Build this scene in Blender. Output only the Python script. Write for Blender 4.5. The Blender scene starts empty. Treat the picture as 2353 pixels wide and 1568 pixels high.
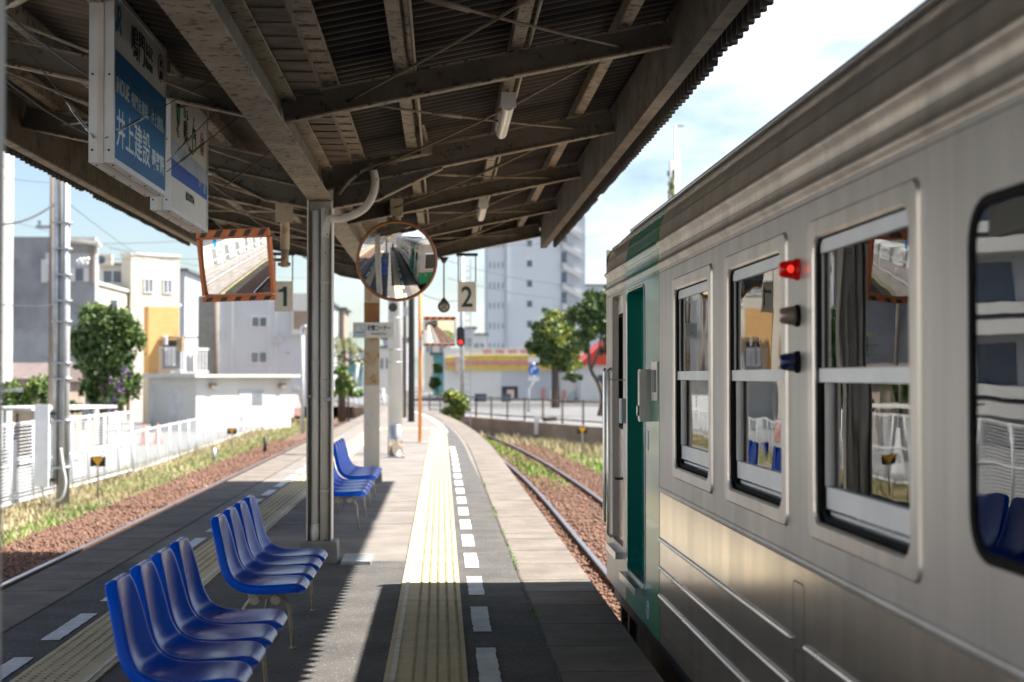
import bpy, math, random
import numpy as np
from mathutils import Vector, Matrix
random.seed(7); RNG = np.random.default_rng(7)
R = math.radians
SC = bpy.context.scene
COL = SC.collection
# ------------------------------------------------------------------ camera, sky, sun, exposure
EYE = 1.466
FP = 3595.0                                   # focal length in pixels of a 2353 px wide frame (55 mm lens)
TH = math.atan(81 / FP); PSI = math.atan(161.5 / FP * math.cos(TH))
cam_d = bpy.data.cameras.new('camera'); cam = bpy.data.objects.new('camera', cam_d); COL.objects.link(cam)
cam.location = (0, 0, EYE); cam.rotation_euler = (math.pi / 2 + TH, 0, -PSI)
cam_d.sensor_width = 36; cam_d.lens = FP / 2353 * 36; cam_d.clip_start = .05; cam_d.clip_end = 5000
cam_d.dof.use_dof = True; cam_d.dof.focus_distance = 8.6; cam_d.dof.aperture_fstop = 2.8
SC.camera = cam
SUN_EL = R(55.65)
world = bpy.data.worlds.new('World'); SC.world = world; world.use_nodes = True
wn = world.node_tree.nodes; wl = world.node_tree.links
for n in list(wn): wn.remove(n)
wo = wn.new('ShaderNodeOutputWorld'); bg = wn.new('ShaderNodeBackground'); sky = wn.new('ShaderNodeTexSky')
sky.sky_type = 'NISHITA'; sky.sun_disc = False; sky.sun_elevation = SUN_EL; sky.sun_rotation = R(90)
sky.air_density = 1.0; sky.dust_density = 1.0; sky.ozone_density = 1.6
bg.inputs['Strength'].default_value = 0.058
# thin bright clouds, denser on the right (towards the sun)
tc = wn.new('ShaderNodeTexCoord'); mp = wn.new('ShaderNodeMapping'); mp.inputs['Scale'].default_value = (1, 1, 2.6)
cn = wn.new('ShaderNodeTexNoise'); cn.inputs['Scale'].default_value = 5.5; cn.inputs['Detail'].default_value = 7; cn.inputs['Roughness'].default_value = .58
cr = wn.new('ShaderNodeMapRange'); cr.inputs['From Min'].default_value = .30; cr.inputs['From Max'].default_value = .62
sx = wn.new('ShaderNodeSeparateXYZ'); rr = wn.new('ShaderNodeMapRange')
rr.inputs['From Min'].default_value = -.16; rr.inputs['From Max'].default_value = .16; rr.inputs['To Min'].default_value = .05; rr.inputs['To Max'].default_value = 1
ml = wn.new('ShaderNodeMath'); ml.operation = 'MULTIPLY'
cm = wn.new('ShaderNodeMix'); cm.data_type = 'RGBA'; cm.inputs[7].default_value = (8.2, 8.8, 9.8, 1)
wl.new(tc.outputs['Generated'], mp.inputs['Vector']); wl.new(mp.outputs[0], cn.inputs['Vector']); wl.new(cn.outputs['Fac'], cr.inputs['Value'])
wl.new(tc.outputs['Generated'], sx.inputs[0]); wl.new(sx.outputs[0], rr.inputs['Value'])
wl.new(cr.outputs[0], ml.inputs[0]); wl.new(rr.outputs[0], ml.inputs[1]); wl.new(ml.outputs[0], cm.inputs[0])
wl.new(sky.outputs[0], cm.inputs[6]); wl.new(cm.outputs[2], bg.inputs['Color']); wl.new(bg.outputs[0], wo.inputs['Surface'])
sun_d = bpy.data.lights.new('sun', 'SUN'); sun = bpy.data.objects.new('sun', sun_d); COL.objects.link(sun)
sun_d.energy = 5.0; sun_d.angle = R(.55); sun_d.color = (1, .95, .87)
sun.rotation_euler = Vector((math.cos(SUN_EL), 0, math.sin(SUN_EL))).to_track_quat('Z', 'Y').to_euler(); sun.location = (30, 0, 40)
SC.view_settings.view_transform = 'Standard'; SC.view_settings.look = 'None'
SC.view_settings.exposure = 1.65; SC.view_settings.gamma = 1.0
SC.cycles.use_denoising = True
SC.cycles.max_bounces = 8; SC.cycles.diffuse_bounces = 4; SC.cycles.glossy_bounces = 4; SC.cycles.transparent_max_bounces = 12; SC.cycles.transmission_bounces = 4
SC.cycles.sample_clamp_indirect = 8

# ------------------------------------------------------------------ pixel rays (2353 x 1568 frame) used to find real positions
_r = (math.cos(PSI), -math.sin(PSI), 0)
_f = (math.sin(PSI) * math.cos(TH), math.cos(PSI) * math.cos(TH), math.sin(TH))
_u = (_r[1] * _f[2] - _r[2] * _f[1], _r[2] * _f[0] - _r[0] * _f[2], _r[0] * _f[1] - _r[1] * _f[0])
def ray(px, py):
    a = (px - 1176.5) / FP; b = (784 - py) / FP
    return [_f[i] + a * _r[i] + b * _u[i] for i in range(3)]
def at(px, py, Y):
    d = ray(px, py); t = Y / d[1]; return Vector((d[0] * t, Y, EYE + d[2] * t))
def atx(px, py, X):
    d = ray(px, py); t = X / d[0]; return Vector((X, d[1] * t, EYE + d[2] * t))
def atz(px, py, Z):
    d = ray(px, py); t = (Z - EYE) / d[2]; return Vector((d[0] * t, d[1] * t, Z))

# ------------------------------------------------------------------ materials
def ND(nt, t): return nt.nodes.new('ShaderNode' + t)
MATS = {}
def mat(name, col, rough=.6, metal=0., col2=None, vs=3., stretch=(1, 1, 1), fac=(.35, .65), bump=0., bs=40., bstretch=(1, 1, 1), spots=None, spot_s=9., spot_t=(.6, .68), spec=.5, coat=0., emit=None, es=1., wave=None, detail=5.):
    m = bpy.data.materials.new(name); m.use_nodes = True; nt = m.node_tree
    p = nt.nodes['Principled BSDF']; p.inputs['Roughness'].default_value = rough; p.inputs['Metallic'].default_value = metal
    p.inputs['Specular IOR Level'].default_value = spec; p.inputs['Coat Weight'].default_value = coat; p.inputs['Coat Roughness'].default_value = .06
    c4 = (*col, 1); col2 = col2 or tuple(c * .78 for c in col)
    g = ND(nt, 'NewGeometry')
    def noise(scale, st, det=5.):
        mp = ND(nt, 'Mapping'); mp.inputs['Scale'].default_value = st; nt.links.new(g.outputs['Position'], mp.inputs['Vector'])
        n = ND(nt, 'TexNoise'); n.inputs['Scale'].default_value = scale; n.inputs['Detail'].default_value = det; n.inputs['Roughness'].default_value = .6
        nt.links.new(mp.outputs[0], n.inputs['Vector']); return n.outputs['Fac']
    def rng(src, a, b):
        r = ND(nt, 'MapRange'); r.inputs['From Min'].default_value = a; r.inputs['From Max'].default_value = b; nt.links.new(src, r.inputs['Value']); return r.outputs[0]
    def mix(f, a, b):
        x = ND(nt, 'Mix'); x.data_type = 'RGBA'; nt.links.new(f, x.inputs[0])
        if isinstance(a, tuple): x.inputs[6].default_value = a
        else: nt.links.new(a, x.inputs[6])
        if isinstance(b, tuple): x.inputs[7].default_value = b
        else: nt.links.new(b, x.inputs[7])
        return x.outputs[2]
    n1 = noise(vs, stretch, detail)
    c = mix(rng(n1, *fac), c4, (*col2, 1))
    if spots:
        c = mix(rng(noise(spot_s, (1, 1, 1), 6.), *spot_t), c, (*spots, 1))
    nt.links.new(c, p.inputs['Base Color'])
    rm = ND(nt, 'MapRange'); rm.inputs['To Min'].default_value = rough * .8; rm.inputs['To Max'].default_value = min(1, rough * 1.25); nt.links.new(n1, rm.inputs['Value']); nt.links.new(rm.outputs[0], p.inputs['Roughness'])
    if bump:
        b = ND(nt, 'Bump'); b.inputs['Strength'].default_value = 1; b.inputs['Distance'].default_value = bump
        nt.links.new(noise(bs, bstretch, 4.), b.inputs['Height']); nt.links.new(b.outputs[0], p.inputs['Normal'])
    if emit:
        p.inputs['Emission Color'].default_value = (*emit, 1); p.inputs['Emission Strength'].default_value = es
    MATS[name] = m; return m
M = MATS
mat('asphalt', (.115, .108, .102), .93, col2=(.070, .067, .066), vs=2.2, fac=(.3, .7), bump=.006, bs=110, spots=(.34, .31, .28), spot_s=62, spot_t=(.60, .70), spec=.2)
mat('paving_concrete', (.235, .21, .19), .9, col2=(.165, .148, .135), vs=1.8, bump=.003, bs=70, spots=(.12, .11, .10), spot_s=11, spot_t=(.58, .78), spec=.2)
mat('edge_concrete', (.215, .185, .158), .9, col2=(.145, .125, .108), vs=2.4, bump=.003, bs=90, spots=(.085, .074, .065), spot_s=11, spot_t=(.56, .8), spec=.2)
mat('joint', (.085, .075, .065), .95)
mat('tactile_yellow', (.58, .48, .285), .8, col2=(.48, .40, .25), vs=5, bump=.001, bs=160, spots=(.29, .24, .16), spot_s=24, spot_t=(.60, .80))
mat('tactile_dome', (.36, .29, .165), .8, col2=(.27, .215, .125), vs=7); mat('tactile_bar', (.62, .58, .48), .6, col2=(.52, .48, .40), vs=9)
mat('white_paint', (.66, .67, .68), .75, col2=(.52, .53, .54), vs=7, spots=(.25, .25, .25), spot_s=45, spot_t=(.62, .7))
mat('ballast', (.17, .085, .052), .95, col2=(.08, .045, .034), vs=22, fac=(.35, .65), bump=.04, bs=16, spots=(.26, .17, .12), spot_s=26, spot_t=(.60, .66))
mat('ballast_stone', (.23, .115, .07), .92, col2=(.09, .052, .04), vs=17, fac=(.3, .7), spots=(.34, .26, .21), spot_s=13, spot_t=(.64, .70))
mat('soil', (.30, .235, .16), .95, col2=(.19, .17, .09), vs=.9, fac=(.4, .62), bump=.02, bs=14)
mat('lot_asphalt', (.17, .17, .168), .92, col2=(.135, .135, .135), vs=.5, bump=.002, bs=60)
mat('rail_rust', (.16, .075, .04), .8, col2=(.08, .045, .03), vs=12)
mat('rail_head', (.55, .55, .56), .28, 1., col2=(.40, .38, .36), vs=4, stretch=(1, .2, 1))
mat('straw', (.40, .33, .20), .9, col2=(.28, .25, .13), vs=2); mat('grass_green', (.12, .26, .03), .85, col2=(.20, .31, .05), vs=2)
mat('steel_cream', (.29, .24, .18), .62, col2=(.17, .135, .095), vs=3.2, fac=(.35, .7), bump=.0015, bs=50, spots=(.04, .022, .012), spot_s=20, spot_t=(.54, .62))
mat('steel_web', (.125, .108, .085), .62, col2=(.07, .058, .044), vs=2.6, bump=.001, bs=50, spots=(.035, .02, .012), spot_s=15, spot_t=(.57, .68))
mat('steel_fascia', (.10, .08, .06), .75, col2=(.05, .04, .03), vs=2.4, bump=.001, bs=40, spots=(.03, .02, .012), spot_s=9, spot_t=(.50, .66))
mat('column_paint', (.60, .57, .52), .45, col2=(.48, .45, .41), vs=2.5, stretch=(1, 1, .3), spots=(.15, .10, .06), spot_s=30, spot_t=(.64, .70))
mat('column_rusty', (.44, .39, .31), .6, col2=(.36, .29, .19), vs=2.5, stretch=(1, 1, .6), spots=(.30, .15, .04), spot_s=7, spot_t=(.54, .70))
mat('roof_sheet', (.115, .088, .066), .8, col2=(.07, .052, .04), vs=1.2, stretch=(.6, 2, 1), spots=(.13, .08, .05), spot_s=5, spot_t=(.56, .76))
mat('roof_sheet_shaded', (.022, .015, .012), .85, col2=(.014, .010, .008), vs=1.2, stretch=(.6, 2, 1), spots=(.045, .025, .015), spot_s=4, spot_t=(.56, .76)); mat('gutter_sheet', (.16, .125, .095), .75, col2=(.08, .06, .045), vs=5, stretch=(1, 1.6, 1))  # right roof half: darker copy of roof_sheet, shade put into the colour
mat('valance_sheet', (.05, .042, .038), .85, col2=(.03, .025, .022), vs=3)
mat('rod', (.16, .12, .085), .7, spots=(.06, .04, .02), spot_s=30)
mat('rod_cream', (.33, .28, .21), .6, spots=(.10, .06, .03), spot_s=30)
mat('concrete', (.25, .245, .23), .9, col2=(.17, .165, .155), vs=6, bump=.002, bs=60)
mat('galv', (.46, .48, .50), .45, .5, col2=(.33, .35, .37), vs=6)
mat('pipe_grey', (.74, .73, .71), .45, col2=(.60, .59, .57), vs=5, stretch=(1, 1, .3))
mat('dark_metal', (.03, .03, .03), .55); mat('black', (.012, .012, .014), .5); mat('rubber', (.008, .008, .008), .8, spec=.15)
mat('white_metal', (.74, .75, .76), .45, col2=(.66, .67, .68), vs=4); mat('fence_white', (.62, .64, .66), .5, col2=(.55, .57, .58), vs=3)
mat('chair_blue', (.0, .095, .66), .24, col2=(.0, .072, .52), vs=2, spec=.17, spots=(.03, .12, .46), spot_s=60, spot_t=(.67, .70))
mat('chair_frame', (.40, .36, .29), .5, col2=(.30, .25, .19), vs=14, spots=(.16, .07, .03), spot_s=55, spot_t=(.60, .66))
mat('sign_white', (.62, .64, .64), .5, col2=(.57, .59, .60), vs=2, spec=.25); mat('sign_warm', (.74, .70, .62), .5)
mat('sign_blue', (.002, .135, .36), .5, col2=(.002, .12, .32), vs=2, spec=.2); mat('sign_blue_dark', (.01, .07, .38), .35, col2=(.01, .10, .45), vs=1.5); mat('sign_blue_pale', (.42, .52, .70), .35)
mat('letter_pale', (.62, .72, .78), .5); mat('letter_dark', (.035, .035, .04), .5); mat('letter_green', (.02, .05, .045), .5); mat('rail_blue', (.0, .22, .52), .4); mat('letter_red', (.40, .06, .05), .5); mat('emblem_green', (.06, .30, .12), .5)
mat('alu_end', (.66, .68, .70), .42, .3, col2=(.58, .60, .62), vs=4); mat('alu_pink', (.66, .60, .54), .45, .2)
mat('orange', (.62, .17, .04), .5, col2=(.52, .13, .03), vs=7); mat('orange_black', (.02, .015, .012), .5); mat('orange_pole', (.70, .26, .06), .5, col2=(.60, .22, .05))
mat('rim_brown', (.30, .13, .045), .4, col2=(.20, .09, .035), vs=6)
mat('mirror', (.92, .93, .94), .015, 1., col2=(.90, .91, .92), vs=1)
mat('stainless_up', (.47, .437, .41), .40, .55, col2=(.37, .345, .325), vs=2.4, stretch=(1, 2.6, .22), fac=(.36, .68))
mat('stainless_low', (.68, .61, .54), .20, .92, col2=(.48, .435, .39), vs=2.2, stretch=(1, 2.0, .16), fac=(.36, .68), bump=.0008, bs=5, bstretch=(1, 1.5, .2))
mat('stainless_top', (.50, .445, .385), .34, .75, col2=(.33, .295, .26), vs=2.6, stretch=(1, 2, .3), fac=(.38, .66))
mat('stainless_frame', (.62, .57, .52), .32, .75, col2=(.50, .46, .42), vs=4, stretch=(1, 2, .5))
mat('stainless_edge', (.72, .70, .67), .25, .9); mat('roof_metal', (.04, .035, .042), .35, .2, col2=(.03, .028, .03), vs=2)
mat('teal_paint', (.0, .165, .135), .25, col2=(.0, .145, .12), vs=1.5, coat=.15, spec=.4); mat('green_paint', (.0, .19, .065), .25, col2=(.0, .165, .055), vs=1.5, coat=.15, spec=.4)
mat('sash_alu', (.68, .70, .72), .38, .3, col2=(.60, .62, .64), vs=4); mat('interior', (.45, .45, .42), .7); mat('curtain', (.74, .74, .78), .9, col2=(.60, .60, .64), vs=3)
mat('seat_cloth', (.05, .10, .22), .9); mat('lamp_red', (.42, .0, .0), .15, emit=(1, .01, .005), es=.03); mat('lamp_clear', (.35, .30, .25), .12, .4); mat('lamp_blue', (.01, .02, .09), .15, coat=.5); mat('lamp_red_glow', (.6, .005, .005), .2, emit=(1, .02, .01), es=1.0)
mat('tube_cover', (.62, .58, .50), .25, col2=(.5, .46, .40), vs=3, spec=.6)
mat('wall_concrete', (.33, .335, .355), .9, col2=(.20, .205, .22), vs=.5, stretch=(1, 1, .8), fac=(.35, .65), spots=(.15, .15, .165), spot_s=1.2, spot_t=(.56, .8))
mat('wall_cream', (.52, .48, .41), .85, col2=(.46, .42, .36), vs=.4); mat('wall_white', (.60, .60, .58), .85, col2=(.54, .54, .52), vs=.5)
mat('wall_orange', (.58, .34, .13), .8, col2=(.52, .30, .11), vs=2, stretch=(1, 1, 4)); mat('wall_grey', (.46, .48, .52), .85, col2=(.40, .42, .46), vs=.3, stretch=(1, 1, .4)); mat('wall_ribbed', (.22, .225, .22), .85, bump=.02, bs=6, bstretch=(.1, .1, 3))
mat('wall_tower', (.55, .58, .61), .85, col2=(.51, .54, .57), vs=.1); mat('wall_pink', (.60, .46, .40), .8); mat('wall_brown', (.33, .265, .21), .9, col2=(.23, .175, .135), vs=.8); mat('wall_teal', (.12, .30, .30), .8)
mat('roof_tile', (.17, .13, .12), .8, col2=(.11, .085, .08), vs=4, stretch=(1, 1, 6)); mat('roof_slab', (.62, .60, .56), .8); mat('roof_dark', (.12, .13, .14), .8)
mat('pane', (.10, .12, .15), .08, col2=(.16, .18, .20), vs=1.2, spec=.8); mat('pane_blue', (.07, .10, .15), .12, spec=.7); mat('pane_dark', (.03, .03, .035), .25); mat('frame_white', (.62, .63, .63), .5)
mat('stripe_yellow', (.62, .44, .06), .5); mat('stripe_pink', (.56, .24, .22), .5); mat('letter_pink', (.62, .33, .30), .6); mat('red_roof', (.62, .04, .02), .5)
mat('bark', (.10, .075, .055), .95, col2=(.06, .045, .035), vs=6, stretch=(1, 1, .3), bump=.01, bs=14)
mat('leaf_dark', (.035, .075, .018), .55, col2=(.07, .12, .03), vs=1.6, fac=(.4, .6)); mat('leaf_mid', (.075, .14, .028), .5, col2=(.14, .19, .04), vs=1.6, fac=(.4, .6)); mat('leaf_light', (.22, .28, .045), .5, col2=(.30, .32, .06), vs=2)
mat('leaf_palm', (.12, .13, .045), .6); mat('flower_purple', (.16, .09, .22), .6)
mat('cone_orange', (.75, .16, .05), .5); mat('marker_yellow', (.85, .42, .0), .5); mat('car_white', (.72, .73, .74), .2, coat=.8); mat('car_pink', (.55, .33, .30), .25, coat=.8); mat('car_blue', (.03, .07, .14), .2, coat=.8); mat('tyre', (.02, .02, .02), .8)
mat('sign_disc_blue', (.0, .14, .55), .4); mat('cloth_white', (.74, .72, .70), .9); mat('cloth_tan', (.50, .38, .24), .9); mat('hill', (.10, .14, .13), .95, col2=(.14, .17, .16), vs=.03)
mat('wire', (.05, .055, .06), .6); mat('pole_concrete', (.42, .42, .42), .85, col2=(.36, .36, .36), vs=3); mat('pole_brown', (.20, .165, .14), .85); mat('pole_white', (.50, .52, .54), .35, col2=(.45, .47, .49), vs=2, spec=.6)
mat('skin', (.45, .28, .2), .6); mat('shirt', (.04, .045, .06), .9); mat('hair', (.015, .012, .01), .8); mat('yellow_board', (.75, .42, .02), .5); mat('near_pole', (.08, .12, .19), .4, col2=(.20, .24, .30), vs=1.2, stretch=(1, 1, 1.5))
def glass_mat(name, tint, wob):
    m = bpy.data.materials.new(name); m.use_nodes = True; nt = m.node_tree
    for n in list(nt.nodes): nt.nodes.remove(n)
    o = ND(nt, 'OutputMaterial'); mx = ND(nt, 'MixShader'); t = ND(nt, 'BsdfTransparent'); g = ND(nt, 'BsdfGlossy'); fr = ND(nt, 'Fresnel')
    fr.inputs['IOR'].default_value = 1.85; g.inputs['Roughness'].default_value = 0.01; t.inputs['Color'].default_value = (*tint, 1)
    geo = ND(nt, 'NewGeometry'); mp = ND(nt, 'Mapping'); mp.inputs['Scale'].default_value = (1, 1, .8); n = ND(nt, 'TexNoise'); n.inputs['Scale'].default_value = 3.2; n.inputs['Detail'].default_value = 1
    b = ND(nt, 'Bump'); b.inputs['Distance'].default_value = wob
    nt.links.new(geo.outputs['Position'], mp.inputs[0]); nt.links.new(mp.outputs[0], n.inputs['Vector']); nt.links.new(n.outputs['Fac'], b.inputs['Height'])
    nt.links.new(b.outputs[0], g.inputs['Normal']); nt.links.new(fr.outputs[0], mx.inputs[0]); nt.links.new(t.outputs[0], mx.inputs[1]); nt.links.new(g.outputs[0], mx.inputs[2]); nt.links.new(mx.outputs[0], o.inputs[0])
    MATS[name] = m
glass_mat('train_glass', (.95, .96, .97), .0013)

# ------------------------------------------------------------------ mesh builder
class MB:
    def __init__(s): s.v = []; s.f = []; s.sm = []
    def add(s, vs, fs, smooth=False):
        o = len(s.v); s.v += [tuple(v) for v in vs]; s.f += [tuple(i + o for i in f) for f in fs]; s.sm += [smooth] * len(fs); return s
    def box(s, a, b):
        (x0, y0, z0), (x1, y1, z1) = a, b
        return s.add([(x0, y0, z0), (x1, y0, z0), (x1, y1, z0), (x0, y1, z0), (x0, y0, z1), (x1, y0, z1), (x1, y1, z1), (x0, y1, z1)],
                     [(0, 3, 2, 1), (4, 5, 6, 7), (0, 1, 5, 4), (1, 2, 6, 5), (2, 3, 7, 6), (3, 0, 4, 7)])
    def cbox(s, c, d): return s.box([c[i] - d[i] / 2 for i in range(3)], [c[i] + d[i] / 2 for i in range(3)])
    def bar(s, p, q, w, h, up=(0, 0, 1)):            # rectangular bar from p to q; w across, h along up
        p, q = Vector(p), Vector(q); d = (q - p).normalized(); up = Vector(up); x = d.cross(up).normalized(); u = x.cross(d).normalized()
        vs = []
        for c in (p, q):
            for a, b in ((-1, -1), (1, -1), (1, 1), (-1, 1)): vs.append(c + x * a * w / 2 + u * b * h / 2)
        return s.add(vs, [(3, 2, 1, 0), (4, 5, 6, 7), (0, 1, 5, 4), (1, 2, 6, 5), (2, 3, 7, 6), (3, 0, 4, 7)])
    def tube(s, pts, r, n=8, cap=True):
        pts = [Vector(p) for p in pts]; rs = r if isinstance(r, (list, tuple)) else [r] * len(pts)
        vs = []; fs = []; up = None
        for i, p in enumerate(pts):
            d = (pts[min(i + 1, len(pts) - 1)] - pts[max(i - 1, 0)]).normalized()
            if up is None:
                up = Vector((0, 0, 1)) if abs(d.z) < .9 else Vector((1, 0, 0))
            x = d.cross(up).normalized(); up = x.cross(d).normalized()
            for k in range(n):
                a = 2 * math.pi * k / n; vs.append(p + (x * math.cos(a) + up * math.sin(a)) * rs[i])
        for i in range(len(pts) - 1):
            for k in range(n):
                a = i * n + k; b = i * n + (k + 1) % n; fs.append((a, b, b + n, a + n))
        o = len(s.v); s.add(vs, fs, True)
        if cap:
            s.f.append(tuple(o + k for k in reversed(range(n)))); s.f.append(tuple(o + (len(pts) - 1) * n + k for k in range(n))); s.sm += [False, False]
        return s
    def cyl(s, c, r, h, n=20, r2=None): return s.tube([c, (c[0], c[1], c[2] + h)], [r, r if r2 is None else r2], n)
    def prism(s, poly, z0, z1):                        # poly in xy
        n = len(poly); vs = [(x, y, z0) for x, y in poly] + [(x, y, z1) for x, y in poly]
        return s.add(vs, [tuple(reversed(range(n))), tuple(range(n, 2 * n))] + [(i, (i + 1) % n, n + (i + 1) % n, n + i) for i in range(n)])
    def extr_y(s, prof, y0, y1, closed=False, smooth=False):   # prof in xz
        n = len(prof); vs = [(x, y0, z) for x, z in prof] + [(x, y1, z) for x, z in prof]
        m = n if closed else n - 1
        s.add(vs, [(i, (i + 1) % n, n + (i + 1) % n, n + i) for i in range(m)], smooth)
        if closed: s.add(vs, [tuple(range(n)), tuple(reversed(range(n, 2 * n)))])
        return s
    def sphere(s, c, r, n=12, m=8, sz=1., half=False):
        vs = []; fs = []
        for j in range(m + 1):
            t = math.pi * (j / m) * (.5 if half else 1)
            for k in range(n):
                a = 2 * math.pi * k / n; vs.append((c[0] + r * math.sin(t) * math.cos(a), c[1] + r * math.sin(t) * math.sin(a), c[2] + r * sz * math.cos(t)))
        for j in range(m):
            for k in range(n): fs.append((j * n + k, (j + 1) * n + k, (j + 1) * n + (k + 1) % n, j * n + (k + 1) % n))
        return s.add(vs, fs, True)
def link(name, me, parent=None):
    o = bpy.data.objects.new(name, me); COL.objects.link(o)
    if parent: o.parent = parent
    return o
def tag(o, label=None, cat=None, group=None, kind=None):
    if label: o['label'] = label
    if cat: o['category'] = cat
    if group: o['group'] = group
    if kind: o['kind'] = kind
    return o
def thing(name, loc, label, cat, group=None, rz=0):
    o = bpy.data.objects.new(name, None); COL.objects.link(o); o.location = loc; o.rotation_euler = (0, 0, rz); o.empty_display_size = .1
    return tag(o, label, cat, group)
def world_loc(o):
    v = Vector((0, 0, 0))
    while o: v += Vector(o.location); o = o.parent
    return v
def build(name, mb, m, parent=None, w=False, smooth=None, origin=None):
    """w: vertices are given in world coordinates (the parent chain must be unrotated)"""
    off = Vector((0, 0, 0))
    if w and parent: off = world_loc(parent)
    if origin is not None: off = Vector(origin)
    me = bpy.data.meshes.new(name); vs = np.array([tuple(v) for v in mb.v], dtype=float)
    if w or origin is not None: vs = vs - np.array(off)
    me.from_pydata([tuple(v) for v in vs], [], mb.f); me.materials.append(M[m] if isinstance(m, str) else m)
    me.polygons.foreach_set('use_smooth', [bool(x) if smooth is None else smooth for x in mb.sm]); me.update()
    o = link(name, me, parent)
    if origin is not None and not parent: o.location = off
    return o
def single(name, mb, m, label, cat, group=None, origin=None):
    if origin is None: origin = Vector(mb.v[0])
    return tag(build(name, mb, m, origin=origin), label, cat, group)
def struct(name, mb, m): return tag(build(name, mb, m), kind='structure')
def copy_tree(o, parent=None):
    c = o.copy(); COL.objects.link(c); c.parent = parent
    for ch in list(o.children): copy_tree(ch, c)
    return c
def fastmesh(name, V, F, m):           # numpy arrays, F is (n,k)
    me = bpy.data.meshes.new(name); k = F.shape[1]
    me.vertices.add(len(V)); me.vertices.foreach_set('co', V.astype(np.float32).ravel())
    me.loops.add(F.size); me.loops.foreach_set('vertex_index', F.astype(np.int32).ravel())
    me.polygons.add(len(F)); me.polygons.foreach_set('loop_start', np.arange(0, F.size, k, dtype=np.int32)); me.update(calc_edges=True)
    me.materials.append(M[m]); return me
def text(body, size, loc, rot, m, parent, name='lettering', w=None, depth=.001, align='LEFT', off=0., bold=0., shear=0.):
    """flat writing; w squeezes it to that width. loc is in world coordinates, parent chain unrotated unless it is in its own frame"""
    c = bpy.data.curves.new('t', 'FONT'); c.body = body; c.size = size; c.align_x = align; c.extrude = depth; c.offset = bold; c.shear = shear; c.resolution_u = 3
    t = bpy.data.objects.new('t', c); COL.objects.link(t); bpy.context.view_layer.update()
    me = bpy.data.meshes.new_from_object(t.evaluated_get(bpy.context.evaluated_depsgraph_get())); W = t.dimensions.x or 1
    bpy.data.objects.remove(t)
    sx_ = (w / W) if w else 1
    rm = rot if isinstance(rot, Matrix) else Matrix.Identity(4)
    me.transform(Matrix.Translation(Vector(loc) - (world_loc(parent) if parent else Vector())) @ rm @ Matrix.Diagonal((sx_, 1, 1, 1)))
    me.materials.clear(); me.materials.append(M[m]); return link(name, me, parent)
ROT_PX = Matrix(((0, 0, 1, 0), (1, 0, 0, 0), (0, 1, 0, 0), (0, 0, 0, 1)))       # text reading along +Y, facing +X
ROT_NY = Matrix(((1, 0, 0, 0), (0, 0, -1, 0), (0, 1, 0, 0), (0, 0, 0, 1)))      # reading along +X, facing -Y

# ------------------------------------------------------------------ ground, platform, tracks
PX0, PX1 = -2.98, 1.052            # platform edges
CX = -.965                         # centre line of columns
def bend(y, s=28.): return 0. if y < s else -((y - s) ** 2) / 1050 - (max(0, y - 52) ** 2) / 1500
ZG = -1.02
g = MB(); g.add([(-700, -300, -1.12), (700, -300, -1.12), (700, 2500, -1.12), (-700, 2500, -1.12)], [(0, 1, 2, 3)]); struct('ground', g, 'soil')
def strip(x0, x1, ys, z, b=1., z1=None):
    m = MB(); vs = []; fs = []
    for i, y in enumerate(ys):
        o = bend(y) * b; vs += [(x0 + o, y, z), (x1 + o, y, z if z1 is None else z1)]
        if i: k = 2 * i; fs.append((k - 2, k - 1, k + 1, k))
    return m.add(vs, fs)
YS = [-40, -20] + list(range(-8, 110, 2)) + [120, 140, 170]
struct('left_track_ballast', strip(-6.1, PX0 - .02, YS, -1.0, 0), 'ballast')
struct('right_track_ballast', strip(1.0, 4.05, YS, -1.0), 'ballast')
m = MB(); m.add([(-70, -60, -1.06), (-8.35, -60, -1.06), (-8.9, 76, -1.06), (-20, 110, -1.06), (-70, 140, -1.06)], [(0, 1, 2, 3, 4)]); struct('parking_lot', m, 'lot_asphalt')
# platform block: each surface material its own sheet on a solid base
def plat_poly(ys, x0f, x1f, z0, z1):
    m = MB(); n = len(ys); vs = []
    for y in ys: vs += [(x0f(y), y, z0), (x1f(y), y, z0), (x1f(y), y, z1), (x0f(y), y, z1)]
    fs = [(3, 2, 1, 0)]
    for i in range(n - 1):
        a = 4 * i; b = a + 4
        for k in range(4): fs.append((a + k, a + (k + 1) % 4, b + (k + 1) % 4, b + k))
    fs.append((4 * n - 4, 4 * n - 3, 4 * n - 2, 4 * n - 1)); return m.add(vs, fs)
PY = [-30, -8, 0, 10, 20] + list(range(28, 78, 2))
e1 = lambda y: PX1 + bend(y)
struct('platform', plat_poly(PY, lambda y: PX0, lambda y: max(PX0 + .3, e1(y)), -1.1, 0.), 'paving_concrete')
ASP = 12.45
L1 = .004
struct('asphalt_paving', plat_poly([-30, 0, ASP], lambda y: -2.497, lambda y: .567, -.01, L1), 'asphalt')
struct('asphalt_walkway', plat_poly([ASP] + [20, 28] + list(range(30, 76, 2)), lambda y: max(-2.0, .127 + min(0, bend(y, 40) * .8)) + .0, lambda y: .50 + bend(y) if y > 24 else .567, -.01, L1), 'asphalt')
struct('right_platform_edge', plat_poly(PY, lambda y: max(.575 + bend(y), PX0 + .2), lambda y: max(PX0 + .4, e1(y) + .012), -.16, .002 + L1), 'edge_concrete')
struct('left_platform_edge', plat_poly([-30, 20, 78], lambda y: PX0 - .012, lambda y: -2.503, -.16, .002 + L1), 'edge_concrete')
m = MB(); y = -5.
while y < 48:
    y += random.choice([.48, .62, .95, .75]); o = bend(y); w_ = random.uniform(.0015, .004)
    m.box((.576 + o, y, .004), (1.06 + o, y + w_, .0075)); m.box((-2.99, y + .2, .004), (-2.505, y + .2 + w_, .0075))
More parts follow.
